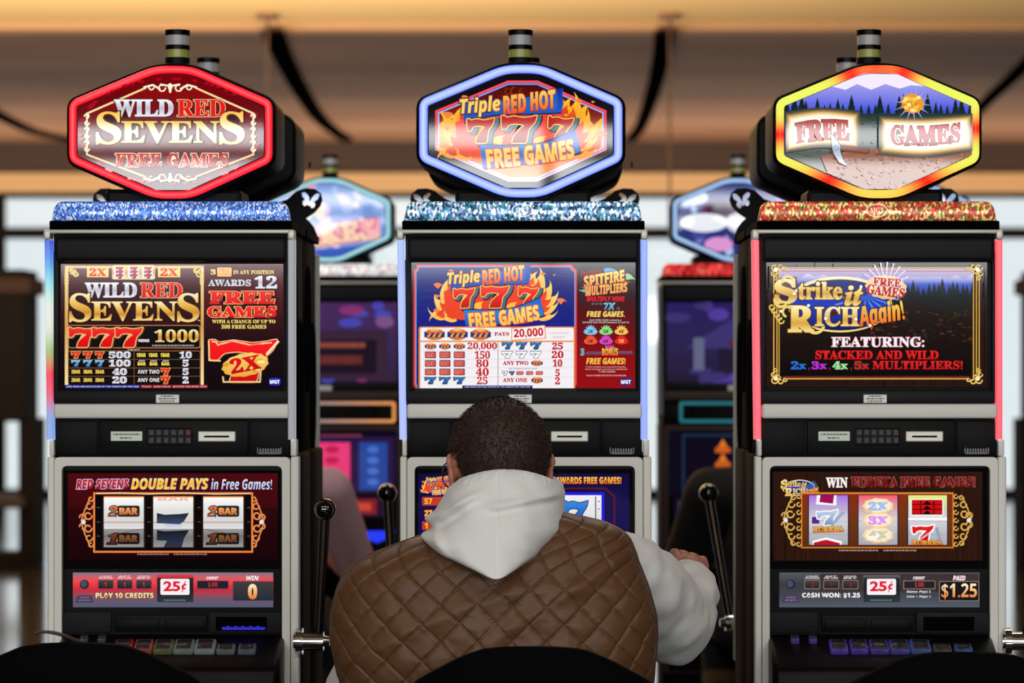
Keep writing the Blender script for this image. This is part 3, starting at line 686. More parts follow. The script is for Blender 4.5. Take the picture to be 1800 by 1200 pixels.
def strike_logo(A, ox, oy, k, small=False):
    X = lambda x: ox + (x - 1340) * k
    Y = lambda y: oy + (y - 455) * k
    g = [(255, 246, 200), (246, 214, 120), (216, 164, 60), (250, 226, 140)]; o = [((70, 26, 20), 2.2 * k), ((120, 80, 20), .9 * k)]
    A.ell(X(1475), Y(535), 92 * k, 49 * k, g, 40); A.ell(X(1476), Y(536), 88 * k, 45 * k, [(16, 24, 90), (24, 60, 190), (14, 20, 80)], 40)
    for i in range(12):
        a = -.9 + i * .35; A.poly([(X(1520), Y(520)), (X(1520 + 60 * math.cos(a)), Y(520 + 34 * math.sin(a))), (X(1520 + 60 * math.cos(a + .09)), Y(520 + 34 * math.sin(a + .09)))], (90, 150, 240))
    A.text('S', X(1360), Y(490), X(1400), Y(535), g, 'serif', o, .03, -.05)
    A.curl(X(1372), Y(528), 11 * k, .5, 3.4, 5 * k, (240, 206, 110)); A.curl(X(1384), Y(496), 10 * k, -3.2, -.2, 4.5 * k, (250, 226, 150))
    A.text('trike', X(1402), Y(495), X(1480), Y(527), g, 'serif', o, .02); A.text('it', X(1483), Y(502), X(1516), Y(538), g, 'serifi', o, .02)
    A.text('R', X(1384), Y(537), X(1430), Y(584), g, 'serif', o, .03); A.curl(X(1432), Y(570), 15 * k, .3, 2.4, 5 * k, (246, 214, 120)); A.curl(X(1384), Y(548), 9 * k, 2, 5.5, 4 * k, (240, 206, 110))
    A.text('ICH', X(1431), Y(539), X(1509), Y(574), g, 'serif', o, .02)
    A.text('Again!', X(1507), Y(531), X(1588), Y(579), [(255, 220, 90), (246, 150, 50), (226, 70, 30)], 'sansi', [((60, 14, 10), 2 * k)], .02, -.17)
    for x, y in ((1372, 547), (1420, 537), (1512, 504), (1528, 632 - 60), (1395, 516), (1450, 560), (1503, 561)): A.ell(X(x), Y(y), 2.6 * k, 2.6 * k, (255, 255, 250), 8)

def wood(A, x0, y0, x1, y1, base, seed, dens=1.0):
    R = random.Random(seed); A.rect(x0, y0, x1, y1, base)
    for k in range(int((x1 - x0) * .5 * dens)):
        x = R.uniform(x0, x1 - 2); a = R.uniform(y0, y1); bb = min(y1, a + R.uniform(20, 120)); f = R.choice([.55, .7, 1.25, 1.5]); A.k -= 1
        A.rect(x, a, x + R.uniform(.6, 2), bb, tuple(min(255, c * f) for c in base))
    A.k += 2

def corner_scroll(A, x, y, sx, sy, c):
    for dx, dy, r in ((4, 4, 6), (14, 2, 4.5), (2, 14, 4.5), (22, 5, 3.5), (5, 22, 3.5), (10, 10, 4)): A.curl(x + sx * dx, y + sy * dy, r, 0, 5.2, 2.2, c, -1.6, 10)
    A.ell(x + sx * 6, y + sy * 7, 4, 4, (250, 236, 190), 10)

def screen_mine(A, dx):
    wood(A, 1347, 458, 1735, 680, (38, 20, 16), 4)
    A.rect(1368, 484, 1710, 660, [(14, 10, 10), (12, 8, 8)])
    A.clip = [(1368, 472), (1712, 472), (1712, 655), (1368, 655)]
    A.rect(1368, 472, 1712, 545, [(196, 170, 190), (150, 150, 220), (50, 80, 190), (20, 30, 70)])
    R = random.Random(12)
    pk = [(1368, 492)]
    for k in range(24): pk.append((1375 + k * 14.6, R.uniform(479, 490) if k % 2 else R.uniform(486, 494)))
    A.poly([(1368, 540)] + pk + [(1712, 490), (1712, 540)], [(230, 225, 245), (60, 90, 200), (24, 40, 120), (16, 26, 60)])
    for k in range(14): pine(A, 1598 + k * 8.6 + R.uniform(-2, 2), 530 + R.uniform(-4, 6), R.uniform(26, 46), (12, 24, 24))
    A.rect(1560, 520, 1712, 585, [(14, 26, 24), (30, 26, 20), (50, 30, 20)]); A.poly([(1368, 530), (1600, 530), (1712, 560), (1712, 655), (1368, 655)], [(30, 18, 14), (26, 14, 10), (12, 8, 8)])
    for k in range(120): A.ell(R.uniform(1530, 1708), R.uniform(545, 600), R.uniform(2, 6), R.uniform(1, 2.5), R.choice([(60, 34, 22), (40, 22, 16), (74, 44, 28), (28, 30, 22)]), 6)
    A.clip = None
    g = (206, 160, 72)
    for a, b in ((1358.5, 1.6), (1364, 1.4), (1368, 1)): A.rect(a, 480, a + b + .6, 662, g)
    for a in (1709, 1714, 1719): A.rect(a, 480, a + 2, 662, g)
    A.rect(1372, 470, 1706, 472, g); A.rect(1372, 476, 1706, 477, (150, 40, 50)); A.rect(1376, 664, 1702, 666.5, g); A.rect(1376, 661, 1702, 662.3, (140, 30, 40))
    for x, y, sx, sy in ((1357, 467, 1, 1), (1723, 467, -1, 1), (1357, 672, 1, -1), (1723, 672, -1, -1)): corner_scroll(A, x, y, sx, sy, (232, 196, 100))
    for j in range(5): A.curl(1356 + j * 4, 540 + j * 6, 5, 0, 5, 2.4, (232, 196, 100), -1.5)
    for i in range(9):
        a = -2.6 + i * .27; A.poly([(1556, 505), (1556 + 44 * math.cos(a - .03), 505 + 44 * math.sin(a - .03)), (1556 + 44 * math.cos(a + .03), 505 + 44 * math.sin(a + .03))], (226, 220, 250))
    strike_logo(A, 1340, 455, 1.0)
    A.ell(1556, 505, 36, 21, [(250, 224, 170), (236, 190, 110)], 26, .08, .04)
    A.text('FREE', 1533, 489, 1583, 504, [(206, 24, 30), (180, 10, 20)], 'serif', [((250, 240, 240), 1)], .03, .07); A.text('GAMES', 1522, 503, 1589, 521, [(206, 24, 30), (180, 10, 20)], 'serif', [((250, 240, 240), 1)], .03, .13)
    A.text('FEATURING:', 1460, 592, 1623, 610, (252, 236, 240), 'serif', [((120, 50, 60), 1)], .018)
    A.text('STACKED AND WILD', 1432, 616, 1648, 631.5, [(236, 40, 36), (210, 24, 26)], 'serif', [((60, 6, 10), 1.2)], .018)
    for t, x0, x1, c in (('2x', 1389, 1416, (40, 110, 200)), (',', 1420, 1422, (190, 30, 60)), ('3x', 1425, 1452, (180, 50, 200)), (',', 1456, 1458, (190, 30, 60)), ('4x', 1462, 1489, (160, 220, 150)), (',', 1494, 1496, (190, 30, 60)), ('5x', 1500, 1526, (190, 40, 44))):
        if t == ',': A.text(t, x0, 646, x1, 651, c, 'serif')
        else: A.text(t, x0, 634.5, x1, 649, c, 'serif', [((20, 40, 24) if t == '5x' else (14, 10, 20), 1)], .03)
    A.text('MULTIPLIERS!', 1532, 634, 1690, 649, [(226, 40, 40), (196, 24, 30)], 'serif', [((60, 6, 10), 1.2)], .018)

def ornate(A, cx, cy, s, h, c):
    for dy in (-1, 1):
        A.curl(cx, cy + dy * 11, 7, 0, 5.6, 2.6, c, -2.5); A.curl(cx + s * 9, cy + dy * 8, 6, PI, PI + 5, 2.4, c, -2); A.curl(cx - s * 2, cy + dy * 28, 6, 0, 5, 2.4, c, -2); A.curl(cx - s * 5, cy + dy * 40, 4, 0, 5, 2.2, c, -1)
        A.line([(cx + s * 12, cy + dy * 2), (cx + s * 6, cy + dy * 20), (cx - s * 4, cy + dy * h)], 2.2, c)
    A.ell(cx + s * 8, cy, 4, 4, (225, 228, 235), 8)

def reels_sevens(A, dx):
    A.rect(109, 826, 493, 1000, (6, 5, 6)); A.rect(119, 832, 488, 986, [(74, 8, 14), (52, 6, 10), (30, 4, 8), (16, 3, 6)])
    for k in range(50): A.rect(119, 833 + k * 3, 488, 833.8 + k * 3, (84, 10, 16) if k < 20 else (40, 5, 9))
    A.text('RED SEVENS', 134, 842, 227, 859, [(190, 40, 56), (160, 16, 34)], 'sansi', [((40, 20, 60), 2.2), ((220, 190, 216), 1)], .03, -.01)
    A.text('DOUBLE PAYS', 230, 840, 367, 860, [(255, 232, 120), (250, 180, 60), (250, 205, 100)], 'sansi', [((40, 20, 80), 1.8)], .03)
    A.text('in Free Games!', 371, 841, 478, 860, [(240, 240, 255), (190, 195, 235)], 'sansi', [((40, 14, 40), 1.2)], -.005)
    c = [(240, 140, 70), (250, 190, 120), (226, 110, 50)]
    A.rect(166, 866, 444, 970, (8, 6, 7))
    A.frame(164, 865, 445, 971, 3.2, (238, 128, 60)); A.line([(170, 867), (210, 866), (260, 868), (320, 866), (380, 868), (440, 867)], 1.4, (255, 226, 180))
    ornate(A, 155, 917, -1, 44, (226, 140, 80)); ornate(A, 452, 917, 1, 44, (226, 140, 80))
    for x0, kind in ((183, 'bar'), (270, 'seven'), (358, 'bar')):
        x1 = x0 + 70
        A.rect(x0 - 3, 869, x1 + 3, 963, (44, 20, 14)); A.rect(x0, 872, x1, 961, [(255, 255, 255), (228, 226, 224), (214, 212, 210), (232, 232, 230), (160, 160, 160)])  # light falloff of the curved reel painted as a gradient on flat art
        A.rect(x0, 872, x1, 874, (255, 150, 70)); A.rect(x0, 929, x1, 961, [(150, 150, 150), (120, 120, 120), (150, 150, 154)])
        A.rect(x0, 917, x1, 918, (170, 90, 90))
        if kind == 'bar':
            for y, n, dim in ((888, '2', 1), (936, '1', .55)):
                A.rrect(x0 + 24, y, x0 + 63, y + 20, 4, tuple(40 * dim for _ in range(3)))
                A.text(n, x0 + 6, y + 1, x0 + 24, y + 20, [(230 * dim, 120 * dim, 70 * dim), (120 * dim, 60 * dim, 40 * dim)], 'serif', [((40 * dim, 20 * dim, 20 * dim), 1.6)], .02, 0, .25)
                A.text('BAR', x0 + 27, y + 4, x0 + 60, y + 16, [(250 * dim, 170 * dim, 100 * dim), (200 * dim, 100 * dim, 50 * dim)], 'sans', None, .04)
            A.line([(x0, 942 if x0 < 200 else 929), (x1, 929 if x0 < 200 else 942)], 1, (120, 50, 50))
        else:
            A.text('BAR', x0 + 8, 873, x0 + 64, 880, (240, 190, 170), 'sans', None, .03)
            A.rect(x0 + 20, 915, x0 + 50, 927, [(150, 170, 200), (214, 220, 228)])
            A.poly([(x0 + 6, 901), (x0 + 20, 904), (x0 + 44, 903), (x0 + 63, 901), (x0 + 54, 916), (x0 + 46, 921), (x0 + 6, 919)], [(24, 30, 44), (60, 76, 104)])
            A.poly([(x0 + 6, 931), (x0 + 20, 933), (x0 + 44, 932), (x0 + 63, 931), (x0 + 54, 946), (x0 + 50, 961), (x0 + 18, 961), (x0 + 24, 950), (x0 + 6, 949)], [(20, 24, 34), (44, 54, 76)])
    for j in range(3):
        for x in (173, 262, 350, 437): A.rect(x - 2, 891 + j * 25, x + 3, 892.2 + j * 25, (90, 86, 84))
    A.fine(242, 972, 297, 974.5, (150, 120, 120)); A.fine(306, 972, 365, 974.5, (150, 120, 120))

def reels_mine(A, dx):
    A.rect(1352, 822, 1736, 1000, (6, 5, 6)); wood(A, 1359, 829, 1727, 985, (44, 22, 14), 8, 1.2)
    strike_logo(A, 1367, 834, .29)
    A.text('WIN', 1452, 839, 1490, 857, (250, 240, 236), 'serif', [((60, 20, 16), 1.2)], .03)
    A.text('EUREKA FREE GAMES!', 1496, 838, 1714, 856, [(130, 20, 26), (104, 12, 18)], 'serif', [((150, 90, 80), 1)], .03)
    g = (216, 168, 84)
    ornate(A, 1389, 914, -1, 42, g); ornate(A, 1695, 914, 1, 42, g)
    for k in range(7):
        for x in (1404, 1680): A.curl(x, 872 + k * 14, 4, 0, 5, 2, g, -1, 8)
    A.rect(1408, 865, 1676, 963, (222, 130, 50)); A.rect(1410, 868, 1674, 961, [(140, 44, 16), (110, 54, 20), (90, 44, 18)])
    for i, x0 in enumerate((1422, 1509, 1596)):
        x1 = x0 + 68; A.rect(x0 - 2, 869, x1 + 2, 958, (20, 24, 70))
        top = ((170, 110, 230), (246, 90, 110), (230, 240, 120))[i]
        A.rect(x0, 870, x1, 957, [top, tuple((c + 400) / 3 for c in top), (214, 212, 220), (190, 190, 196), (170, 170, 176)])  # lit drum surface painted into the strip as a gradient
        for y in (893, 915, 938): A.line([(x0, y), (x1, y + 1)], .8, (160, 156, 170))
        if i == 0:
            A.clip = [(x0, 870), (x1, 870), (x1, 957), (x0, 957)]
            A.poly([(x0 + 14, 868), (x0 + 48, 868), (x0 + 48, 888), (x0 + 12, 886)], (250, 246, 252)); A.poly([(x0 + 20, 868), (x0 + 44, 870), (x0 + 42, 885), (x0 + 18, 882)], (160, 14, 90))
            A.rect(x0 + 5, 908, x0 + 18, 920, (90, 40, 130)); A.seven(x0 + 14, 897, x0 + 52, 922, [(190, 210, 235), (120, 150, 190)], [((250, 250, 255), 2, 0, 0)], -.1); A.line([(x0 + 40, 922), (x0 + 60, 900)], 5, (150, 170, 200))
            A.text('EUREKA', x0 + 7, 925, x0 + 61, 935, [(250, 190, 70), (226, 120, 30)], 'serif', [((90, 40, 10), .7)], .04, -.03)
            A.poly([(x0 + 6, 950), (x0 + 30, 944), (x0 + 58, 951), (x0 + 56, 958), (x0 + 6, 958)], (250, 250, 252)); A.poly([(x0 + 8, 953), (x0 + 30, 948), (x0 + 54, 954), (x0 + 54, 958), (x0 + 8, 958)], (190, 20, 40))
            A.clip = None
        elif i == 1:
            for y, c, t in ((889, (170, 190, 225), '2X'), (914, (226, 150, 230), '3X'), (940, (206, 206, 160), '4X')):
                A.ell(x0 + 34, y, 27, 14, [(255, 226, 160), (250, 200, 120)], 18, 0, .05); A.ell(x0 + 34, y, 23, 11, (246, 236, 226), 18, 0, .04)
                A.text(t, x0 + 16, y - 8, x0 + 52, y + 8, c, 'serif', [((250, 246, 240), 1)], .05)
        else:
            A.rrect(x0 + 3, 876, x0 + 62, 907, 4, (246, 244, 240)); A.rrect(x0 + 6, 878, x0 + 60, 904, 2, (206, 14, 20))
            for j in range(3):
                y = 879 + j * 8.5; A.rect(x0 + 6, y + 6.5, x0 + 60, y + 8, (70, 6, 10)); A.poly([(x0 + 24, y + 8), (x0 + 33, y), (x0 + 42, y + 8)], (30, 6, 8)); A.rect(x0 + 21, y, x0 + 23, y + 8, (60, 4, 8)); A.rect(x0 + 44, y, x0 + 46, y + 8, (60, 4, 8))
            A.rect(x0, 909, x1, 914, (250, 250, 250)); A.seven(x0 + 7, 923, x0 + 46, 950, [(230, 30, 34), (200, 10, 20)], [((250, 250, 250), 2.4, 0, 0)], -.05); A.line([(x0 + 20, 948), (x0 + 44, 932)], 3, (235, 240, 248)); A.line([(x0 + 50, 928), (x0 + 56, 952)], 6, (150, 165, 190))
            A.text('EUREKA', x0 + 6, 949, x0 + 60, 957, [(250, 180, 60), (216, 110, 30)], 'serif', [((90, 40, 10), .6)], .04)
    A.fine(1474, 965, 1543, 968, (160, 130, 120)); A.fine(1552, 965, 1612, 968, (160, 130, 120))

def reels_hot(A, dx):
    A.rect(729, 824, 1112, 1000, (6, 5, 8)); A.rect(735, 832, 1106, 985, [(18, 12, 62), (20, 14, 76), (16, 10, 60)])
    hot_logo(A, 739 - 40 * .27, 836 - 18 * .3, .31, False)
    for y, t in ((879, '57'), (900, '27'), (922, '1')):
        A.rrect(742, y - 6, 782, y + 9, 2, (190, 60, 40) if y != 900 else (40, 14, 60)); A.text(t, 746, y - 4, 760 if t != '1' else 752, y + 7, (252, 170, 70), 'sans', [((120, 20, 10), .8)], .04)
    A.text('AWARDS FREE GAMES!', 977, 838, 1092, 850, [(255, 206, 90), (240, 120, 40)], 'sans', [((90, 20, 20), .9)], .02)
    A.loop([(800, 858), (1065, 858), (1072, 866), (1080, 872), (1080, 985), (800, 985)], 3, (90, 20, 40))
    for x0 in (808, 898, 988):
        A.rect(x0 - 4, 865, x0 + 74, 976, (36, 30, 220)); A.rect(x0, 870, x0 + 69, 974, [(240, 240, 246), (226, 228, 232), (200, 202, 206), (226, 226, 230)])  # brightness of the rounded reel put into the flat colour
        A.rect(x0 + 58, 872, x0 + 60, 974, (70, 40, 40)); A.seven(x0 + 3, 879, x0 + 46, 925, [(60, 140, 220), (30, 100, 200), (16, 70, 170)], [((20, 24, 34), 1.5, 0, 0)])
        for y in (880, 893): A.rect(x0 + 63, y, x0 + 66, y + 2, (120, 110, 90))

def info_sevens(A, dx, o, msg, label, val, red):
    X = lambda x: x + o
    top = [(120, 116, 130), (246, 70, 76), (200, 44, 62), (110, 84, 104), (84, 92, 116)] if red else [(84, 88, 96), (60, 60, 66), (66, 70, 78), (84, 92, 104)]
    A.rect(X(128), 1006, X(480), 1067, top)
    if not red:
        wood(A, X(200), 1008, X(478), 1040, (62, 52, 52), 6, .5)
    A.ell(X(148), 1027, 8.5, 8.5, (40, 46, 60), 18); A.ell(X(147), 1026, 5.5, 5.5, (70, 80, 100), 14)
    A.poly([(X(136), 1046), (X(161), 1046), (X(164), 1059), (X(132), 1059)], (70, 64, 84)); A.fine(X(140), 1048, X(157), 1051, (120, 100, 140)); A.fine(X(138), 1053, X(159), 1056, (120, 100, 140), 2)
    fr = (110, 70, 80) if red else (150, 130, 120)
    for x, a, b_ in ((172, 'LINES', 'PLAYED'), (205.5, 'BET', 'PER LINE'), (239, 'CREDITS', 'BET')):
        A.text(a, X(x + 3), 1011.6, X(x + 24), 1013.8, (236, 226, 230), 'sansi'); A.text(b_, X(x + 1), 1014.4, X(x + 26), 1017, (236, 226, 230), 'sansi')
        A.rrect(X(x), 1019, X(x + 27.5), 1035, 2, fr); A.rrect(X(x + 1), 1020, X(x + 26.5), 1034, 2, [(70, 64, 66), (30, 30, 38)])
        A.text('1' if red or x == 205.5 else '2', X(x + 12), 1023, X(x + (14.5 if red or x == 205.5 else 17)), 1031, (226, 60, 50) if red else (140, 40, 44), 'sans')
    A.text(msg, X(168), 1041.5, X(270), 1051, [(255, 240, 190), (246, 190, 130)] if red else (248, 248, 250), 'sans', [((60, 20, 20), .8)], .02)
    A.poly(round_poly([(X(275), 1010), (X(341), 1010), (X(339), 1058), (X(277), 1058)], 3, 2), (226, 50, 64) if red else (96, 88, 88)); A.rect(X(276), 1015, X(340), 1058, [(40, 42, 50), (30, 34, 44), (44, 56, 66)])
    A.rrect(X(282), 1017, X(333), 1045, 3, (250, 240, 244)); A.text('25', X(287), 1021, X(317), 1039, (226, 30, 50), 'sansi', None, .04); A.text('c', X(319), 1026, X(328), 1036, (226, 30, 50), 'sansi', None, .04); A.line([(X(326), 1021), (X(320), 1040)], 1.8, (226, 30, 50))
    A.fine(X(288), 1053, X(327), 1056, (90, 120, 100))
    A.text('CREDIT', X(363), 1013, X(384), 1018, (250, 236, 240), 'sansi', None, .02)
    A.rrect(X(346), 1020, X(402), 1035, 2, fr); A.rrect(X(347), 1021, X(401), 1034, 2, (34, 34, 42)); A.text('$.00', X(366), 1023, X(382), 1032, (200, 50, 60), 'sans')
    if not red:
        A.text('Game Pays 5', X(352), 1037.5, X(394), 1042.5, (240, 236, 236), 'sansi'); A.text('Line 1 Pays 3', X(352), 1046, X(394), 1051, (240, 236, 236), 'sansi')
    A.text(label, X(433), 1011.5, X(455), 1020, (250, 240, 242), 'sansi', [((150, 40, 50), .7)], .02)
    A.rrect(X(409), 1021, X(480 if red else 479), 1056, 2, fr); A.rrect(X(410), 1022, X(480 if red else 478), 1055, 2, [(66, 60, 60), (34, 44, 58)] if red else (24, 22, 26))
    c = [(255, 244, 210), (250, 180, 110), (226, 110, 50)]
    if len(val) == 1: A.text(val, X(436), 1026, X(452), 1053, c, 'sans', None, .04)
    else: A.text(val, X(413), 1025, X(475), 1053, c, 'sans', None, .0)

# ------------------------------------------------------------------ slot machines
def Z(py): return 1.38 + (650 - py) / 780
def L(q): return (q - 299) / 780
HEX = [(122, 178), (272, 116), (336, 116), (479, 178), (479, 284), (336, 349), (272, 349), (122, 284)]
def hexpts(cx, x0, x1, y0, y1, fl, v0, v1): return [(x0, v0), (cx - fl, y0), (cx + fl, y0), (x1, v0), (x1, v1), (cx + fl, y1), (cx - fl, y1), (x0, v1)]
def band_ring(bm, outer, w, y0, h, colf, n=6):
    cl = bm.loops.layers.float_color.new('Col'); rings = []
    for j in range(n + 1):
        t = j / n; pl = offset_poly(outer, -w * t) if j else outer
        rings.append([(bm.verts.new((L(x), y0 - h * math.sin(PI * t), Z(y))), t, x, y) for x, y in pl])
    m = len(outer)
    for j in range(n):
        for k in range(m):
            q = [rings[j][k], rings[j][(k + 1) % m], rings[j + 1][(k + 1) % m], rings[j + 1][k]]
            f = bm.faces.new([a[0] for a in q])
            for lp, a in zip(f.loops, q): lp[cl] = colf(a[1], a[2], a[3])
def ring_prism(bm, outer, inner, y0, y1):
    m = len(outer); V = [[bm.verts.new((x, y, z)) for x, z in p] for p, y in ((outer, y0), (inner, y0), (inner, y1), (outer, y1))]
    for a in range(4):
        A_, B_ = V[a], V[(a + 1) % 4]
        for k in range(m): bm.faces.new((A_[k], A_[(k + 1) % m], B_[(k + 1) % m], B_[k]))

def part(name, parent, m, fn, smooth=False, angle=35):
    bm = bmesh.new(); fn(bm); return link(name, bm, m, parent, smooth, angle=angle if smooth else None)
def qbox(q0, p0, q1, p1, y0, y1, bev=0.0, seg=2): return lambda bm: box(bm, L(q0), L(q1), y0, y1, Z(p1), Z(p0), bev, seg)

def add_candle(root, dx, y, ys=0.0):
    c = bpy.data.objects.new('candle_light', None); COL.objects.link(c); c.parent = root; c.location = (dx / 780, y, 0)
    def cy(r, a, b_): return lambda bm: cyl(bm, (0, 0, Z(b_) + ys), (0, 0, Z(a) + ys), r / 780, None, 28)
    part('candle_base', c, M['black'], cy(22, 97, 116), True); part('lower_lens', c, M['lensy'], cy(20.5, 82, 98), True)
    part('candle_collar', c, M['gloss'], cy(22, 75, 83), True); part('upper_lens', c, M['lensg'], cy(20.5, 56, 76), True); part('candle_cap', c, M['gloss'], cy(22.5, 48, 57.5), True)
    return c

def add_sign(root, hx, ringcol, art, y=0.0, depth=.21, ringw=13, strength=1.15, inset=2.0):
    s = bpy.data.objects.new('sign', None); COL.objects.link(s); s.parent = root
    oc = [(L(a), Z(b_)) for a, b_ in offset_poly(round_poly(hx, [14, 26, 26, 14, 14, 26, 26, 14], 4), 6)]
    part('sign_housing', s, M['black'], lambda bm: prism(bm, oc, y, y + depth, 0, .012, 3), True, 30)
    out = densify(round_poly(hx, [14, 22, 22, 14, 14, 22, 22, 14], 4), 12)
    bm = bmesh.new(); band_ring(bm, out, ringw, y - .002, .009, ringcol)
    link('ring_light', bm, attr_mat('ring_glow', strength, .3, 1.45, 'AUTO'), s, True)
    if art:
        A = Art(299, y - .004); face = offset_poly(hx, -(ringw + inset))
        if art.__name__ != 'plain': art(A, face)
        A.build('sign_face', s, attr_mat('sign_artwork', 1.0, .03, 1.5))
    return s

def densify(pts, n):
    out = []
    for i, p in enumerate(pts):
        q = pts[(i + 1) % len(pts)]; m = n if math.hypot(q[0] - p[0], q[1] - p[1]) > 30 else 1
        out += [(p[0] + (q[0] - p[0]) * k / m, p[1] + (q[1] - p[1]) * k / m) for k in range(m)]
    return out
def const_ring(edge, mid, pw=2.0): return lambda t, x, y: tuple(a + (b_ - a) * max(0, math.sin(PI * t)) ** pw for a, b_ in zip(rgb(*edge), rgb(*mid)))
def flame_ring(t, x, y):
    a = math.atan2((y - 232) * 1.5, x - 299); d = 1.0
    w = 0
    for c, wd in ((-1.27, .2), (-1.87, .2), (-.05, .2), (3.1, .2), (.98, .26), (2.16, .26)):
        dd = abs((a - c + PI) % (2 * PI) - PI); w = max(w, math.exp(-(dd / wd) ** 2))
    b_ = max(0, math.exp(-((abs(abs(a) - PI / 2)) / .25) ** 2)) if a < 0 else 0
    base = rgb(226, 236, 92) if y < 200 or y > 200 else rgb(226, 236, 92)
    base = tuple(p + (q - p) * min(1, max(0, (y - 270) / 80)) for p, q in zip(base, rgb(250, 206, 84)))
    base = tuple(p + (q - p) * b_ for p, q in zip(base, rgb(255, 90, 50)))
    return tuple(p + (q - p) * w for p, q in zip(base, rgb(255, 24, 14)))

def strip_mesh(bm, q0, q1, p0, p1, tp, cols, y0=-.014, y1=.02):
    cl = bm.loops.layers.float_color.new('Col'); n = 24 if not isinstance(cols[0], (int, float)) else 1; prof = ((0, y1), (.0, y0 + .006), (.2, y0), (.8, y0), (1, y0 + .006), (1, y1)); R = []
    for j in range(n + 1):
        t = j / n; py = p0 + (p1 - p0) * t; R.append([(bm.verts.new((L(q0 + tp * t + (q1 - q0) * a), y, Z(py))), ramp(cols, t)) for a, y in prof])
    for j in range(n):
        for k in range(len(prof) - 1):
            q = (R[j][k], R[j][k + 1], R[j + 1][k + 1], R[j + 1][k]); f = bm.faces.new([a[0] for a in q])
            for lp, a in zip(f.loops, q): lp[cl] = a[1]
    bm.faces.new([a[0] for a in R[0]]); bm.faces.new([a[0] for a in R[-1]][::-1])

def side_ovals(bm, x, s, y0, y1):
    for (py0, py1) in ((455, 690), (560, 800)):
        ym = y0 + (y1 - y0) * (.3 if py0 == 455 else .72); n = 24
        for k in range(n): pass
        ring = [(ym + .05 * math.cos(2 * PI * k / n), (Z(py0) + Z(py1)) / 2 + (Z(py0) - Z(py1)) / 2 * math.sin(2 * PI * k / n), x + s * .003, .004) for k in range(n + 1)]
        tube(bm, [(a[2], a[0], a[1], a[3]) for a in ring], 6)

def cabinet(root, y0=.012, y1=.37, m=None):
    def f(bm):
        box(bm, L(93), L(507), y0, y1, Z(800), Z(404), .006); box(bm, L(88), L(522), y0, y1, .02, Z(801), .006)
        for s, q in ((-1, 93), (1, 507)): side_ovals(bm, L(q), s, y0, y1)
    part('cabinet', root, m or M['side'], f, True, 30)
    part('kick_plinth', root, M['deep'], lambda bm: box(bm, L(94), L(516), y0 + .02, y1 - .01, 0, .06))

def lever(root, base, ball, s):
    lv = bpy.data.objects.new('lever', None); COL.objects.link(lv); lv.parent = root
    bx, by, bz = base
    part('lever_hub', lv, M['chrome'], lambda bm: (cyl(bm, (bx - s * .055, by, bz), (bx + s * .012, by, bz), .021, .021, 24), cyl(bm, (bx - s * .05, by, bz), (bx - s * .035, by, bz), .03, .03, 24), cyl(bm, (bx + s * .01, by, bz), (bx + s * .026, by, bz), .013, .01, 20)), True)
    part('lever_shaft', lv, mat('dark_steel', (96, 86, 80), .25, metal=1.0), lambda bm: cyl(bm, (bx, by, bz), ball, .0095, .0125, 18), True)
    part('lever_ball', lv, M['ball'], lambda bm: (sph(bm, ball, .0245, 28),), True)

BTN = [((145, 1122, 160, 1128), 0), ((177, 1122, 191, 1128), 0), ((210, 1118, 242, 1146), 1), ((245, 1118, 277, 1146), 1), ((279, 1118, 313, 1146), 1), ((314, 1118, 349, 1146), 1), ((350, 1118, 386, 1146), 1), ((389, 1126, 421, 1144), 2), ((426, 1126, 457, 1144), 2)]

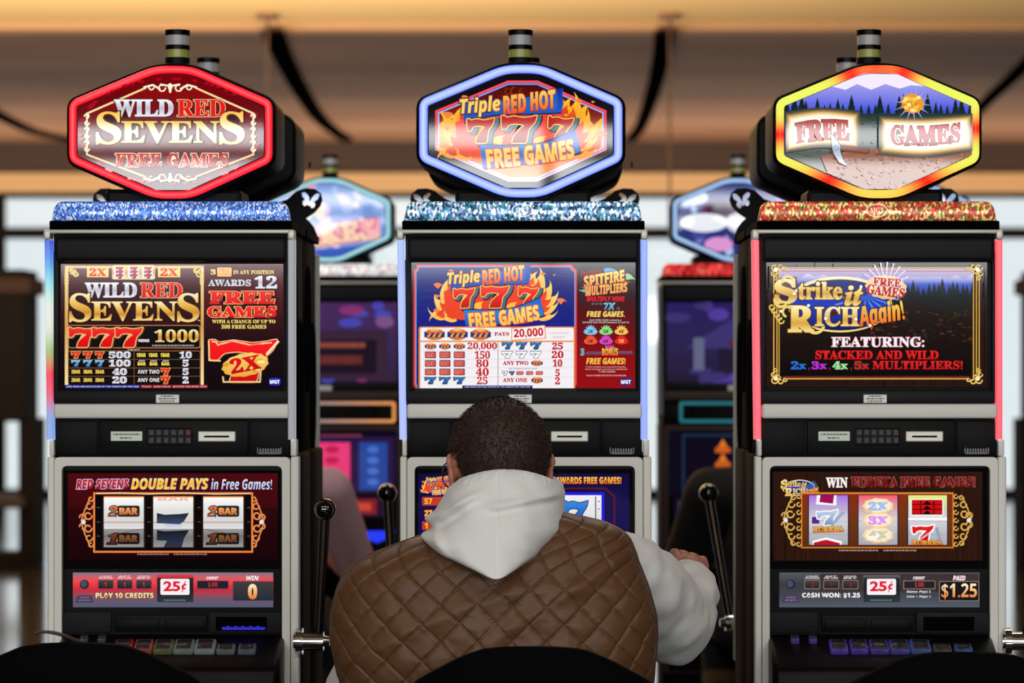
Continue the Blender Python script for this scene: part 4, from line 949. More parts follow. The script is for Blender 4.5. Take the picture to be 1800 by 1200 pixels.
def make_machine(name, label, loc, sign_hex, ringcol, sign_art, upper, reelart, infoart, stripL, stripR, topper_m, candle_dx, btn_cols, slot_led, group, full=True, trim=None, lever_ball=None, ringw=13, emblem=False, inset=2.0, strength=1.15):
    r = thing(name, label, 'slot machine', loc, group); trim = trim or M['bar']
    cabinet(r)
    add_sign(r, sign_hex, ringcol, sign_art, 0.0, .21, ringw, strength, inset)
    add_candle(r, candle_dx, .06)
    # topper and its tray
    part('sign_neck', r, M['black'], qbox(180, 330, 420, 390, .04, .22, .01))
    tp = round_poly([(L(91), Z(388)), (L(97), Z(354)), (L(503), Z(354)), (L(510), Z(388))], [0, 26 / 780, 26 / 780, 0], 6)
    t = part('glitter_topper', r, topper_m, lambda bm: prism(bm, tp, -.006, .03, 0, .006, 2), True, 30)
    if emblem:
        A = Art(299, -.0068); c = (205, 214, 226) if emblem == 1 else (226, 170, 110)
        A.loop([(299 + 18 * math.cos(k * PI / 12), 370 + 11 * math.sin(k * PI / 12)) for k in range(24)], 1.6, c); A.text('MGT', 287, 365, 311, 375, c, 'serif')
        A.build('emblem', t)
    part('topper_tray', r, M['deep'], qbox(88, 388, 514, 404, -.012, .35, .003))
    # top rail
    rail = part('top_rail', r, M['silver'], lambda bm: (box(bm, L(86), L(512), -.02, .015, Z(411), Z(404), .003), box(bm, L(79), L(91), -.022, .02, Z(422), Z(404), .004), box(bm, L(507), L(519), -.022, .02, Z(422), Z(404), .004)), True)
    g = attr_mat('strip_glow', 1.0, .3, 1.45, 'AUTO')
    for q0, q1, tpx, cols in ((79.5, 91.5, 4, stripL), (507, 519, 0, stripR)):
        bm = bmesh.new(); strip_mesh(bm, q0, q1, 422, 772, tpx, cols); link('strip_light', bm, g, r, True, angle=40)
    # upper display
    part('upper_bezel', r, M['bezel'], lambda bm: (box(bm, L(94), L(507), .002, .03, Z(710), Z(410), .002), box(bm, L(96), L(506), -.018, .01, Z(461), Z(416), .012, 4), box(bm, L(94.5), L(104), -.006, .01, Z(708), Z(440), .003), box(bm, L(501), L(507), -.006, .01, Z(708), Z(440), .003), box(bm, L(96), L(506), -.008, .01, Z(709), Z(686), .004)), True)
    A = Art(299, 0.0); upper(A); A.build('upper_screen', r)
    np_ = part('name_plate', r, M['plate'], qbox(275, 693, 316, 708, -.0105, -.004, .001))
    if full:
        A = Art(299, -.0107); A.fine(284, 694.8, 307, 697, (80, 80, 80)); A.fine(280, 699, 311, 701.5, (80, 80, 80), 2); A.fine(282, 703.4, 309, 705.6, (80, 80, 80), 3)
        A.build('plate_lettering', np_, attr_mat('plate_print', .5, .4))
    part('cross_bar', r, trim, qbox(97, 709.5, 509, 735, -.022, .02, .006, 3), True)
    # tracking panel
    part('tracking_panel', r, M['black'], lambda bm: (box(bm, L(97), L(510), .0, .03, Z(801), Z(735), .002), box(bm, L(176), L(437), -.008, .01, Z(799), Z(738), .004), box(bm, L(98), L(172), -.005, .01, Z(798), Z(740), .002), box(bm, L(440), L(509), -.005, .01, Z(798), Z(740), .002)), True)
    if full:
        lc = part('card_display', r, M['lcd'], qbox(196, 758, 251, 774.5, -.0105, -.004, .001))
        A = Art(299, -.0107); A.fine(200, 761.5, 247, 764.2, (70, 80, 70)); A.fine(212, 768, 233, 770.5, (70, 80, 70), 2); A.build('display_text', lc, attr_mat('lcd_print', .6, .4))
        kp = part('keypad', r, M['gloss'], qbox(258, 752, 339, 782, -.0105, -.004, .002))
        for i in range(12):
            x = 262.5 + (i % 6) * 12.9; y = 754.5 + (i // 6) * 13.5
            part('key', kp, M['key'] if i not in (5,) else mat('key_red', (96, 30, 34), .5), qbox(x, y, x + 10, y + 11, -.0135, -.009, .002))
        cr = part('card_reader', r, M['silver'], qbox(349, 757.5, 415, 776, -.0125, -.004, .0025))
        part('card_slot', cr, M['deep'], qbox(360, 765, 404, 768.5, -.0132, -.01))
        vb = part('vent_badge', r, M['chrome'], lambda bm: (box(bm, L(452), L(496), -.008, -.003, Z(798), Z(795), .0008), box(bm, L(452), L(455), -.008, -.003, Z(798), Z(786), .0008), box(bm, L(493), L(496), -.008, -.003, Z(798), Z(786), .0008), *[box(bm, L(457 + k * 4.6), L(459.6 + k * 4.6), -.007, -.003, Z(795), Z(788)) for k in range(8)]))
    # lower door
    oc = round_poly([(L(97.5), .3), (L(97.5), Z(803)), (L(510.5), Z(803)), (L(510.5), .3)], [0, .012, .012, 0], 5); ic = round_poly([(L(110), .302), (L(110), Z(818)), (L(497), Z(818)), (L(497), .302)], [0, .014, .014, 0], 5)
    part('door_frame', r, trim, lambda bm: ring_prism(bm, oc, ic, -.014, .02), True, 30)
    for q0, q1 in ((84.5, 96.5), (511.5, 526)):
        part('side_column', r, trim, lambda bm: (box(bm, L(q0), L(q1), -.01, .03, .06, Z(802), .004, 3), box(bm, L(q0 + (4 if q0 < 200 else 0)), L(q1 - (0 if q0 < 200 else 4)), -.012, .03, Z(801), Z(772), .003)), True)
    part('lower_panel', r, M['gloss'], qbox(109, 816, 498, 1660, .003, .03))
    A = Art(299, .002); reelart(A); A.build('reel_display', r)
    A = Art(299, .002); infoart(A); A.build('info_display', r)
    if full:
        part('coin_door', r, M['grey'], qbox(110, 1075, 196, 1111, -.004, .01, .003), True)
        part('logic_door', r, M['black'], lambda bm: (box(bm, L(202), L(364), -.004, .01, Z(1110), Z(1080), .003), box(bm, L(206), L(281), -.0065, .0, Z(1105), Z(1087), .003), box(bm, L(289), L(360), -.0065, .0, Z(1105), Z(1087), .003), box(bm, L(280), L(290), -.0055, .0, Z(1105), Z(1087), .002)), True)
        ba = part('bill_acceptor', r, M['grey'], qbox(368, 1075, 497, 1112, -.008, .01, .004), True)
        part('bill_slot', ba, M['deep'], qbox(380, 1083, 470, 1108, -.0095, -.005, .002))
        if slot_led:
            part('slot_light', ba, M['led'], lambda bm: (box(bm, L(391), L(467), -.0105, -.009, Z(1106), Z(1101), .0006), *[box(bm, L(400 + k * 13), L(404 + k * 13), -.0105, -.009, Z(1101), Z(1099)) for k in range(5)]))
    # button deck
    th = math.atan2(.055, .14)
    def deck(bm):
        prof = [(.004, .788), (-.14, .735), (-.165, .72), (-.17, .65), (-.03, .56), (.004, .56)]
        a = [bm.verts.new((L(108), y, z)) for y, z in prof]; b_ = [bm.verts.new((L(501), y, z)) for y, z in prof]; n = len(prof)
        fs = [bm.faces.new(a), bm.faces.new(b_[::-1])] + [bm.faces.new((a[i], b_[i], b_[(i + 1) % n], a[(i + 1) % n])) for i in range(n)]
        bmesh.ops.recalc_face_normals(bm, faces=bm.faces[:]); bmesh.ops.bevel(bm, geom=[e for e in bm.edges], offset=.012, segments=3, profile=.5, affect='EDGES')
    part('button_deck', r, mat('deck_black', (11, 7, 7), .4, spec=.15), deck, True, 30)
    for i, ((x0, p0, x1, p1), kd) in enumerate(BTN if full else []):
        xc = (L(x0) + L(x1)) / 2; wv = (L(x1) - L(x0)) * .98 / 2; tone = btn_cols[i]
        ln = (.024, .056, .036)[kd] / 2; mid = (-.04, -.075, -.085)[kd]; zc = .788 + .055 / .14 * mid
        Mx = Matrix.Translation((xc, mid, zc)) @ Matrix.Rotation(th, 4, 'X')
        bm = bmesh.new(); box(bm, -wv, wv, -ln, ln, -.004, .012, .004, 2); bmesh.ops.transform(bm, matrix=Mx, verts=bm.verts)
        key = 'button_%d_%d_%d' % tone; tone = tuple(int(c * .62) for c in tone)
        bt = link('play_button', bm, mat(key, tuple(min(255, int(c * .7) + 8) for c in tone), .2, emit=tone, es=.36, coat=.4), r, True, angle=40)
        bm = bmesh.new(); box(bm, -wv * .74, wv * .74, -ln * .74, ln * .74, .010, .0145, .002, 2); bmesh.ops.transform(bm, matrix=Mx, verts=bm.verts)
        link('button_cap', bm, M['clear'], bt, True, angle=40)
    if lever_ball is not None: lever(r, (.335, -.01, .77), lever_ball, 1)
    return r

def rear_machine(loc, label, group, lev=True, tilt=(0, 0, 0), candle_dx=0):
    """stands back to back with a front machine and faces the other aisle"""
    r = thing('slot_machine', label, 'slot machine', loc, group)
    cabinet(r, .38, .735, M['side'])
    hx = [(L(a), Z(b_)) for a, b_ in offset_poly(round_poly(HEX, 16, 4), 6)]
    s = part('sign_housing', r, M['black'], lambda bm: prism(bm, hx, .5, .745, 0, .012, 3), True, 30)
    bm = bmesh.new(); box(bm, L(503), L(507.5), .6, .62, Z(262), Z(250)); link('housing_vent', bm, M['gloss'], s)
    A = Art(299, .752); A.poly(offset_poly(HEX, -8), (60, 70, 120)); A.build('sign_face', r)
    part('sign_neck', r, M['black'], qbox(180, 330, 420, 405, .5, .72, .01))
    add_candle(r, candle_dx, .64)
    part('topper_tray', r, M['deep'], qbox(88, 388, 514, 404, .39, .745, .003))
    for q0, q1 in ((85, 96), (503, 515)):
        part('side_column', r, M['bar'], qbox(q0, 424, q1, 1220, .73, .752, .004, 2), True)
    # end plates cut out with a butterfly
    wing = [(.15, 1.695), (.15, 1.79), (.20, 1.807), (.224, 1.828), (.245, 1.834), (.268, 1.833), (.283, 1.822), (.287, 1.805), (.282, 1.79), (.268, 1.774), (.246, 1.759), (.256, 1.75), (.266, 1.737), (.274, 1.718), (.277, 1.697)]
    bf = [(0, -.002), (.004, .010), (.010, .020), (.017, .024), (.021, .019), (.019, .008), (.012, .001), (.017, -.006), (.015, -.014), (.008, -.017), (.003, -.010), (0, -.014), (-.003, -.010), (-.008, -.016), (-.015, -.013), (-.017, -.005), (-.012, .001), (-.020, .006), (-.024, .014), (-.018, .018), (-.009, .014), (-.003, .008)]
    rot = math.radians(-14)
    bf = [(.255 + (x * math.cos(rot) - z * math.sin(rot)) * 1.0, 1.803 + (x * math.sin(rot) + z * math.cos(rot)) * 1.0) for x, z in bf]
    for sx in (1, -1):
        bm = bmesh.new(); yy = .700
        for poly in (wing, bf):
            vs = [bm.verts.new((sx * x, yy, z)) for x, z in poly]
            for i in range(len(vs)): bm.edges.new((vs[i], vs[(i + 1) % len(vs)]))
        bmesh.ops.triangle_fill(bm, use_beauty=True, use_dissolve=False, edges=bm.edges[:])
        g = bmesh.ops.extrude_face_region(bm, geom=bm.faces[:])
        for v in [e for e in g['geom'] if isinstance(e, bmesh.types.BMVert)]: v.co.y += .012
        link('butterfly_plate', bm, M['black'], r)
    if lev: lever(r, (-.33 + tilt[0], .79, .74), (-.353 + tilt[1], .85, 1.066 + tilt[2]), -1)
    return r

XL, XC, XR = (299 - 965) / 780, (918 - 965) / 780, (1541 - 965) / 780
def offs(A, dx): A.cx = 299 + dx; return A
def shifted(fn, dx, *a):
    def f(A, *b): A.cx = 299 + dx; fn(A, *a, *b)
    return f
def s_art(fn, dx, own):
    """sign artwork is drawn in the photo frame of its own machine"""
    def f(A, face):
        A.cx = 299 + dx; fn(A, 0, [(x + dx, y) for x, y in face])
    return f
G1 = glitter_mat('blue_glitter', [(30, 70, 170), (70, 120, 210), (150, 180, 225), (40, 90, 190), (90, 130, 200), (200, 214, 235), (30, 60, 150)], 330, .55)
G2 = glitter_mat('teal_glitter', [(30, 60, 110), (90, 140, 190), (200, 220, 235), (40, 130, 140), (20, 40, 80), (130, 170, 210), (235, 240, 245), (60, 90, 140)], 230, .55)
G3 = glitter_mat('red_glitter', [(190, 20, 24), (120, 60, 40), (226, 60, 50), (150, 110, 50), (190, 200, 110), (160, 26, 30), (226, 190, 130), (110, 90, 50)], 230, .55)

# --- left
bl = [(90, 90, 90), (90, 90, 90), (210, 40, 50), (200, 90, 70), (120, 130, 70), (150, 165, 150), (170, 185, 180), (130, 140, 136), (110, 130, 140)]
make_machine('slot_machine', 'slot machine under the red ringed sign with a gold lettered title', (XL, 0, 0), HEX, const_ring((255, 0, 28), (255, 80, 92)), s_art(sign_sevens, 0, 0),
             lambda A: screen_sevens(A, 0), lambda A: reels_sevens(A, 0), lambda A: info_sevens(A, 0, 0, 'PLAY 10 CREDITS', 'WIN', '0', True),
             [(70, 90, 220), (90, 150, 235), (150, 226, 226), (225, 230, 220), (225, 226, 214), (150, 190, 110), (240, 60, 80), (232, 90, 120), (130, 165, 226), (140, 170, 230)], (150, 152, 156), G1, 7, bl, True, 'front row of slot machines', lever_ball=(.353, -.05, 1.068))
# --- middle
hc = [(x - 4, y - 2) for x, y in HEX]
bc = [(90, 90, 110)] * 9
def info_mid(A): A.cx = 299 + 619; info_sevens(A, 0, 619, 'PLAY 10 CREDITS', 'WIN', '0', True)
make_machine('slot_machine', 'slot machine under the pale blue ringed sign with flaming sevens, man playing it', (XC, 0, 0), hc, const_ring((70, 104, 250), (182, 200, 246), .7), s_art(sign_hot, 615 + 4, 0),
             shifted(screen_hot, 619, 0), shifted(reels_hot, 619, 0), info_mid, (172, 190, 250), (150, 172, 250), G2, -4, bc, False, 'front row of slot machines', lever_ball=(.353, -.29, .955), ringw=15, emblem=1)
# --- right
br = [(110, 80, 190), (110, 80, 190), (110, 70, 220), (100, 60, 210), (90, 70, 190), (90, 80, 190), (80, 110, 190), (90, 80, 70), (60, 110, 200)]
def info_r(A): A.cx = 299 + 1242; info_sevens(A, 0, 1242, 'CASH WON: $1.25', 'PAID', '$1.25', False)
make_machine('slot_machine', 'slot machine under the yellow and red ringed sign with mountain scene', (XR, 0, 0), [(x, y - 1) for x, y in HEX], flame_ring, s_art(sign_mine, 1241, 0),
             shifted(screen_mine, 1242, 0), shifted(reels_mine, 1242, 0), info_r, (255, 104, 118), (255, 96, 110), G3, -9, br, False, 'front row of slot machines', lever_ball=(.353, -.05, 1.068), emblem=2, ringw=14, inset=1.0)
for x, lb, lv, tl in ((XL, 'black slot machine backing onto the red signed machine', True, (0, 0, 0)), (XC, 'black slot machine backing onto the blue signed machine', True, (0, 0, 0)), (XR, 'black slot machine backing onto the yellow signed machine', True, (.05, .022, .0))):
    rear_machine((x, 0, 0), lb, 'rear row of slot machines', lv, tl, 7 if x < 0 else 0)

# --- the bank across the aisle
def bg_sign(words, cols):
    def f(A, face):
        A.poly(face, cols[0]); A.clip = face; R = random.Random(len(words))
        for k in range(26): A.ell(R.uniform(150, 450), R.uniform(145, 325), R.uniform(8, 30), R.uniform(6, 18), R.choice(cols[1:]), 14, R.uniform(0, 3))
        if words == 'CAKES':
            A.ell(200, 150, 26, 14, (250, 190, 220)); A.ell(250, 140, 22, 12, (245, 160, 210)); A.band([(150, 262), (300, 250), (450, 226)], [(150, 316), (300, 306), (450, 284)], [(250, 160, 190), (250, 205, 170)])
            A.text('CAKES', 170, 244, 440, 300, (255, 214, 180), 'serif', [((200, 90, 140), 4)], .04, -.12); [A.ell(190 + k * 30, 210 - k * 2, 17, 24, (250, 232, 210)) for k in range(4)]
            A.band([(140, 316), (300, 312), (460, 296)], [(180, 330), (300, 336), (440, 322)], (60, 90, 190)); A.ell(210, 326, 26, 12, (250, 190, 225))
        else:
            A.ell(260, 210, 60, 34, (90, 30, 90)); A.ell(250, 206, 30, 26, (40, 16, 40)); A.ell(330, 240, 60, 34, (214, 216, 226)); A.ell(210, 240, 66, 26, (236, 238, 246)); A.ell(180, 170, 40, 20, (210, 220, 245)); A.ell(390, 290, 46, 26, (236, 190, 220)); A.ell(250, 300, 40, 20, (220, 150, 210))
        A.clip = None
    return f
def bg_upper(kind):
    def f(A):
        R = random.Random(kind); A.rect(106, 462, 498, 684, [(70, 40, 90), (60, 40, 80), (50, 34, 60)] if kind == 1 else [(40, 30, 90), (44, 36, 80), (36, 28, 48)])
        for k in range(16): A.ell(R.uniform(120, 480), R.uniform(470, 520) if k < 8 else R.uniform(640, 680), R.uniform(16, 40), R.uniform(8, 18), R.choice([(130, 50, 110), (70, 70, 170), (120, 80, 130)] if kind == 1 else [(50, 50, 160), (80, 60, 150), (60, 50, 110)]), 14)
        if kind == 1:
            A.rect(230, 540, 470, 676, (56, 36, 56)); A.rect(256, 566, 440, 660, (30, 20, 34)); A.fine(280, 572, 410, 588, (150, 76, 60)); A.fine(270, 606, 400, 634, (110, 48, 44), 2)
            A.rect(120, 540, 220, 684, (190, 190, 196))  # whitish reflection on the screen, painted into the artwork
        else:
            A.poly([(160, 590), (300, 500), (440, 590)], (60, 52, 110)); A.rect(180, 560, 210, 650, (96, 100, 130)); A.rect(390, 560, 420, 650, (96, 100, 130)); A.rect(250, 590, 350, 650, (34, 26, 50)); A.ell(300, 575, 26, 14, (80, 40, 60))
    return f
def bg_reels(kind):
    def f(A):
        A.rect(112, 818, 496, 1000, (14, 10, 26))
        if kind == 1:
            A.fine(150, 828, 400, 846, (140, 60, 80)); A.rect(120, 836, 490, 990, (40, 24, 66))
            A.rect(300 - 150, 852, 300 - 60, 985, (200, 205, 70)); A.rect(300 - 34, 852, 300 + 66, 985, (230, 60, 120)); A.rect(392, 852, 470, 985, (40, 70, 150))
            for j in range(4): A.ell(195, 872 + j * 30, 16, 12, (40, 60, 110) if j < 3 else (200, 40, 60)); A.ell(316, 872 + j * 30, 20, 10, (190, 30, 80)); A.ell(430, 872 + j * 30, 16, 10, (70, 110, 200))
        else:
            A.frame(150, 830, 460, 990, 4, (30, 60, 90))
            for j in range(2): A.poly([(240, 880 + j * 40), (262, 842 + j * 40), (284, 880 + j * 40)], (220, 120, 40)); A.ell(262, 872 + j * 40, 22, 10, (200, 90, 30))
            A.ell(262, 945, 40, 24, (214, 220, 235)); A.ell(262, 950, 24, 20, (230, 130, 110)); A.ell(262, 990, 22, 18, (214, 50, 150))
            for j in range(4): A.ell(380, 850 + j * 40, 14, 18, (70, 110, 90)); A.ell(440, 866 + j * 36, 16, 14, (60, 60, 110))
    return f
def bg_info(kind):
    def f(A):
        A.rect(128, 1006, 480, 1060, (22, 16, 44))
        if kind == 1:
            A.rect(128, 1008, 210, 1052, (226, 214, 220)); A.ell(170, 1030, 18, 12, (220, 30, 60)); A.rect(230, 1010, 300, 1050, (70, 40, 60)); A.rect(320, 1010, 440, 1052, (130, 30, 40)); A.fine(335, 1018, 425, 1042, (210, 74, 60))
        else: A.rect(140, 1020, 250, 1050, (110, 104, 110))
    return f
def bg_machine(px, label, kind, sign, ring, topper, tail):
    y = 3.75; x = (px - 965) * (CAMD + y) / F
    r = make_machine('slot_machine', label, (x, y, 0), HEX, ring, sign, bg_upper(kind), bg_reels(kind), bg_info(kind), (60, 56, 56), (60, 56, 56), topper, 8, bc, False, 'slot machines across the aisle', full=False, strength=1.0, trim=mat('bronze_trim', (70, 56, 52), .5, spec=.2))
    # lit surround of the tracking panel
    fr = [(70, 130, 150), (60, 70, 190), (236, 150, 70)] if kind == 1 else [(30, 110, 120), (24, 90, 110), (30, 110, 120)]
    bm = bmesh.new(); cl = bm.loops.layers.float_color.new('Col')
    o = round_poly([(140, 738), (494, 738), (494, 797), (140, 797)], 8, 3); i = offset_poly(o, -9); m = len(o)
    vo = [bm.verts.new((L(a), -.02, Z(b_))) for a, b_ in o]; vi = [bm.verts.new((L(a), -.02, Z(b_))) for a, b_ in i]
    for k in range(m):
        f = bm.faces.new((vo[k], vo[(k + 1) % m], vi[(k + 1) % m], vi[k]))
        for lp in f.loops:
            t = (lp.vert.co.x - L(140)) / (L(494) - L(140)); lp[cl] = ramp(fr, t)
    link('panel_surround', bm, attr_mat('surround_glow', 1.0 if kind == 1 else .35, .3), r)
    if kind == 1:
        bm = bmesh.new(); g = bmesh.new()
        A = Art(299, -.19); A.ell(300, 1120 - 20, 62, 40, (250, 170, 60), 20); A.ell(250, 1076, 24, 20, (236, 90, 80), 14); A.ell(350, 1076, 24, 20, (236, 90, 80), 14); A.ell(300, 1100, 34, 18, (110, 40, 30), 14); A.band([(246, 1080), (300, 1070), (354, 1080)], [(246, 1092), (300, 1084), (354, 1092)], (240, 110, 90)); A.build('lit_button', r)
        A = Art(299, -.19); A.poly([(400, 1090), (500, 1090), (480, 1110), (450, 1124), (420, 1110)], (40, 60, 250)); A.rect(400, 1150, 500, 1170, (24, 26, 110)); A.rect(380, 1215, 500, 1240, (30, 40, 90)); A.build('blue_button', r)
    return r
RW = glitter_mat('white_glitter', [(235, 238, 240), (200, 210, 220), (250, 250, 250), (170, 190, 200), (225, 160, 150), (240, 240, 235)], 160, .6)
RR = glitter_mat('crimson_glitter', [(226, 30, 40), (190, 20, 30), (240, 70, 60), (150, 14, 20), (230, 110, 90)], 120, .6)
tealr = const_ring((40, 150, 165), (190, 226, 232)); bluer = const_ring((20, 110, 170), (190, 214, 245))
bg_machine(573, 'slot machine across the aisle under the blurred pink lettered sign', 1, bg_sign('CAKES', [(120, 150, 215), (225, 200, 235), (150, 180, 230), (240, 210, 225), (200, 190, 230)]), tealr, RW, 0)
bg_machine(1294, 'slot machine across the aisle under the blurred white and purple sign', 2, bg_sign('x', [(40, 50, 120), (170, 190, 235), (60, 70, 150), (190, 150, 210), (120, 110, 190)]), bluer, RR, 0)
bg_machine(1590, 'slot machine across the aisle mostly hidden behind the yellow signed machine', 2, bg_sign('y', [(60, 70, 150), (190, 170, 225), (80, 90, 180), (170, 130, 200)]), bluer, RR, 0)

# ------------------------------------------------------------------ hall furniture far behind
def kiosk(x0, x1, y, label, ztop=2.08, zbot=1.02):
    r = thing('advertising_kiosk', label, 'kiosk', ((x0 + x1) / 2, y, 0), 'dark kiosks by the window wall'); h = (x1 - x0) / 2
    br = mat('dark_walnut', (15, 12, 11), .8, spec=.05)
    part('header_panel', r, br, lambda bm: box(bm, -h, h, -.25, .25, zbot, ztop, .02))
    part('cornice', r, mat('walnut_cap', (42, 31, 26), .8, spec=.05), lambda bm: box(bm, -h - .04, h + .04, -.29, .29, ztop - .17, ztop - .06, .015))
    for s in (-1, 1):
        part('post', r, br, lambda bm: box(bm, s * h - .06, s * h + .06, -.2, .2, 0, zbot + .02, .01))
    part('poster', r, mat('brown_poster', (34, 25, 20), .8, spec=.05), lambda bm: box(bm, -h * .55, h * .55, -.27, -.24, zbot + .22, ztop - .3, .01))
    part('counter', r, mat('walnut_counter', (36, 28, 24), .6, spec=.2), lambda bm: box(bm, -h, h, -.32, .32, .42, .50, .01))
    part('base_panel', r, br, lambda bm: box(bm, -h, h, -.22, .22, 0, .1, .01))
    return r
kiosk(-4.55, -3.64, 13.6, 'dark brown advertising kiosk standing before the windows, beside the red signed machine')
kiosk(3.36, 4.3, 13.6, 'dark brown advertising kiosk standing before the windows, beside the yellow signed machine')

# ------------------------------------------------------------------ stools
def stool(x, y, label, zt=.885, rz=0.0):
    r = thing('swivel_stool', label, 'chair', (x, y, 0), 'black stools in front of the machines', rz)
    vin = mat('black_vinyl', (3, 3, 4), .8, spec=.06)
    def back(bm):
        hw, h = .243, zt - .43; n = 20; R = []
        def sec(z):
            t = (z - .43) / h; w = hw * (1 - max(0, (t - .45) / .55) ** 5 * .5) * (.9 + .1 * min(1, t * 3)); return w
        m = 28
        for k in range(n + 1):
            t = k / n; tt = 1 - (1 - t) ** 1.6; z = .43 + h * tt; w = hw * (1 - max(0.0, (tt - .78) / .22) ** 3.2 * .62) * (.92 + .08 * min(1, tt * 4)); th = .035 * (1 - .55 * max(0, (tt - .8) / .2) ** 2)
            ring = []
            for j in range(m):
                a = 2 * PI * j / m; cx, sx = math.cos(a), math.sin(a)
                x_ = w * abs(cx) ** .5 * (1 if cx > 0 else -1); y_ = th * abs(sx) ** .7 * (1 if sx > 0 else -1)
                ring.append(bm.verts.new((x_, y_ - .05 * (tt ** 2) * .6 + .10 * (x_ / hw) ** 2 * .5, z - (.045 * (abs(x_) / hw) ** 2.2 if tt > .95 else .045 * (abs(x_) / hw) ** 2.2 * max(0, tt - .5) * 2))))
            R.append(ring)
        for k in range(n):
            for j in range(m): bm.faces.new((R[k][j], R[k][(j + 1) % m], R[k + 1][(j + 1) % m], R[k + 1][j]))
        bm.faces.new(R[0][::-1]); bm.faces.new(R[-1])
    part('backrest', r, vin, back, True, 60)
    part('seat', r, vin, lambda bm: (box(bm, -.23, .23, .0, .42, .335, .405, .03, 4),), True, 40)
    part('back_bracket', r, M['black'], lambda bm: (box(bm, -.09, .09, -.02, .02, .30, .6, .01), box(bm, -.09, .09, -.02, .2, .30, .338, .01)), True, 40)
    part('pedestal', r, M['chrome'], lambda bm: cyl(bm, (0, .22, .03), (0, .22, .345), .035, .035, 20), True, 40)
    part('base_plate', r, M['black'], lambda bm: cyl(bm, (0, .22, 0), (0, .22, .035), .21, .19, 36), True, 40)
    return r
stool(XL + .005, -1.29, 'empty black stool in front of the red signed machine', .892)
MSX = -.03
stool(MSX, -1.32, 'black stool the man in the quilted vest sits on', .888)
stool(XR + .005, -1.29, 'empty black stool in front of the yellow signed machine', .875)
bm = bmesh.new(); tube(bm, [(*P(60, 1113, -1.3), .0028), (*P(75, 1110, -1.3), .003), (*P(100, 1113, -1.3), .0035), (*P(125, 1122, -1.29), .0035), (*P(150, 1136, -1.27), .0035), (*P(158, 1170, -1.22), .0035), (*P(162, 1230, -1.2), .0035)], 8, 30)
tag(link('leather_strap', bm, mat('brown_leather', (58, 34, 28), .45), None, True), 'thin brown leather strap looped over the back of an empty stool', 'strap')

# ------------------------------------------------------------------ people
SKIN = mat('skin', (186, 122, 100), .5, bump=(160, .12, .001))
HAIR = mat('dark_brown_hair', (46, 31, 26), .5)
JEANS = mat('dark_jeans', (34, 38, 52), .8, bump=(600, .2, .0006)); SHOE = mat('black_shoe', (18, 18, 18), .4)
def head_parts(bm, Mh):
    def S(c, r, sc, rot=None): sph(bm, Mh @ Vector(c), r, 24, 0, sc, Mh.to_3x3().to_4x4() @ (rot or Matrix.Identity(4)))
    S((0, -.012, .028), 1, (.0800, .100, .094)); S((0, .03, -.03), 1, (.067, .074, .085)); S((0, .055, -.085), 1, (.036, .036, .03))
    S((0, .100, -.020), 1, (.0155, .020, .014)); S((0, .096, -.006), 1, (.010, .016, .022)); S((0, .088, .008), 1, (.008, .012, .026)); S((0, .078, .036), 1, (.05, .018, .012))
    S((0, .088, -.055), 1, (.025, .012, .007)); S((0, .086, -.066), 1, (.021, .012, .007))
    for s in (-1, 1):
        S((s * .083, -.004, -.006), 1, (.007, .019, .031), Matrix.Rotation(s * .32, 4, 'Z')); S((s * .086, -.012, .012), 1, (.007, .016, .018), Matrix.Rotation(s * .5, 4, 'Z')); S((s * .08, .006, -.03), 1, (.006, .008, .012))
    caps(bm, [(*(Mh @ Vector((0, -.025, -.04))), .062), (*(Mh @ Vector((0, -.03, -.13))), .064)])
def hand_parts(bm, Mw, curl=0.5, grip=None, right=True):
    """Mw: frame at the wrist, +Y along the hand, +Z back of the hand"""
    s = -1 if right else 1
    def T(p): return tuple(Mw @ Vector(p))
    sph(bm, T((0, .045, 0)), 1, 18, 0, (.038, .05, .016), Mw.to_3x3().to_4x4())
    caps(bm, [(*T((0, -.02, 0)), .026), (*T((0, .03, .0)), .026)])
    for i, (x, ln) in enumerate(((-.029, .9), (-.010, 1.0), (.010, .95), (.028, .75))):
        x = x * (1 if right else -1); y0 = .085 - abs(x) * .2; p = Vector((x, y0, .004)); a = -.25 * curl; chain = [(*T((x * .8, .05, .0)), .011), (*T(p), .0098)]
        for seg, rr in ((.042, .0092), (.027, .0085), (.022, .0072)):
            a -= curl * .85; p = p + Vector((0, math.cos(a), math.sin(a))) * seg * ln; chain.append((*T(p), rr))
        caps(bm, chain, 12)
    caps(bm, [(*T((s * .024, .015, -.008)), .014), (*T((s * .046, .04, -.016)), .012), (*T((s * .050, .068, -.026 - .01 * curl)), .0102), (*T((s * .044, .092, -.034 - .02 * curl)), .0085)], 12)
def frame_at(o, y, z):
    y = Vector(y).normalized(); x = y.cross(Vector(z)).normalized(); z = x.cross(y)
    return Matrix(((x.x, y.x, z.x, o[0]), (x.y, y.y, z.y, o[1]), (x.z, y.z, z.z, o[2]), (0, 0, 0, 1)))
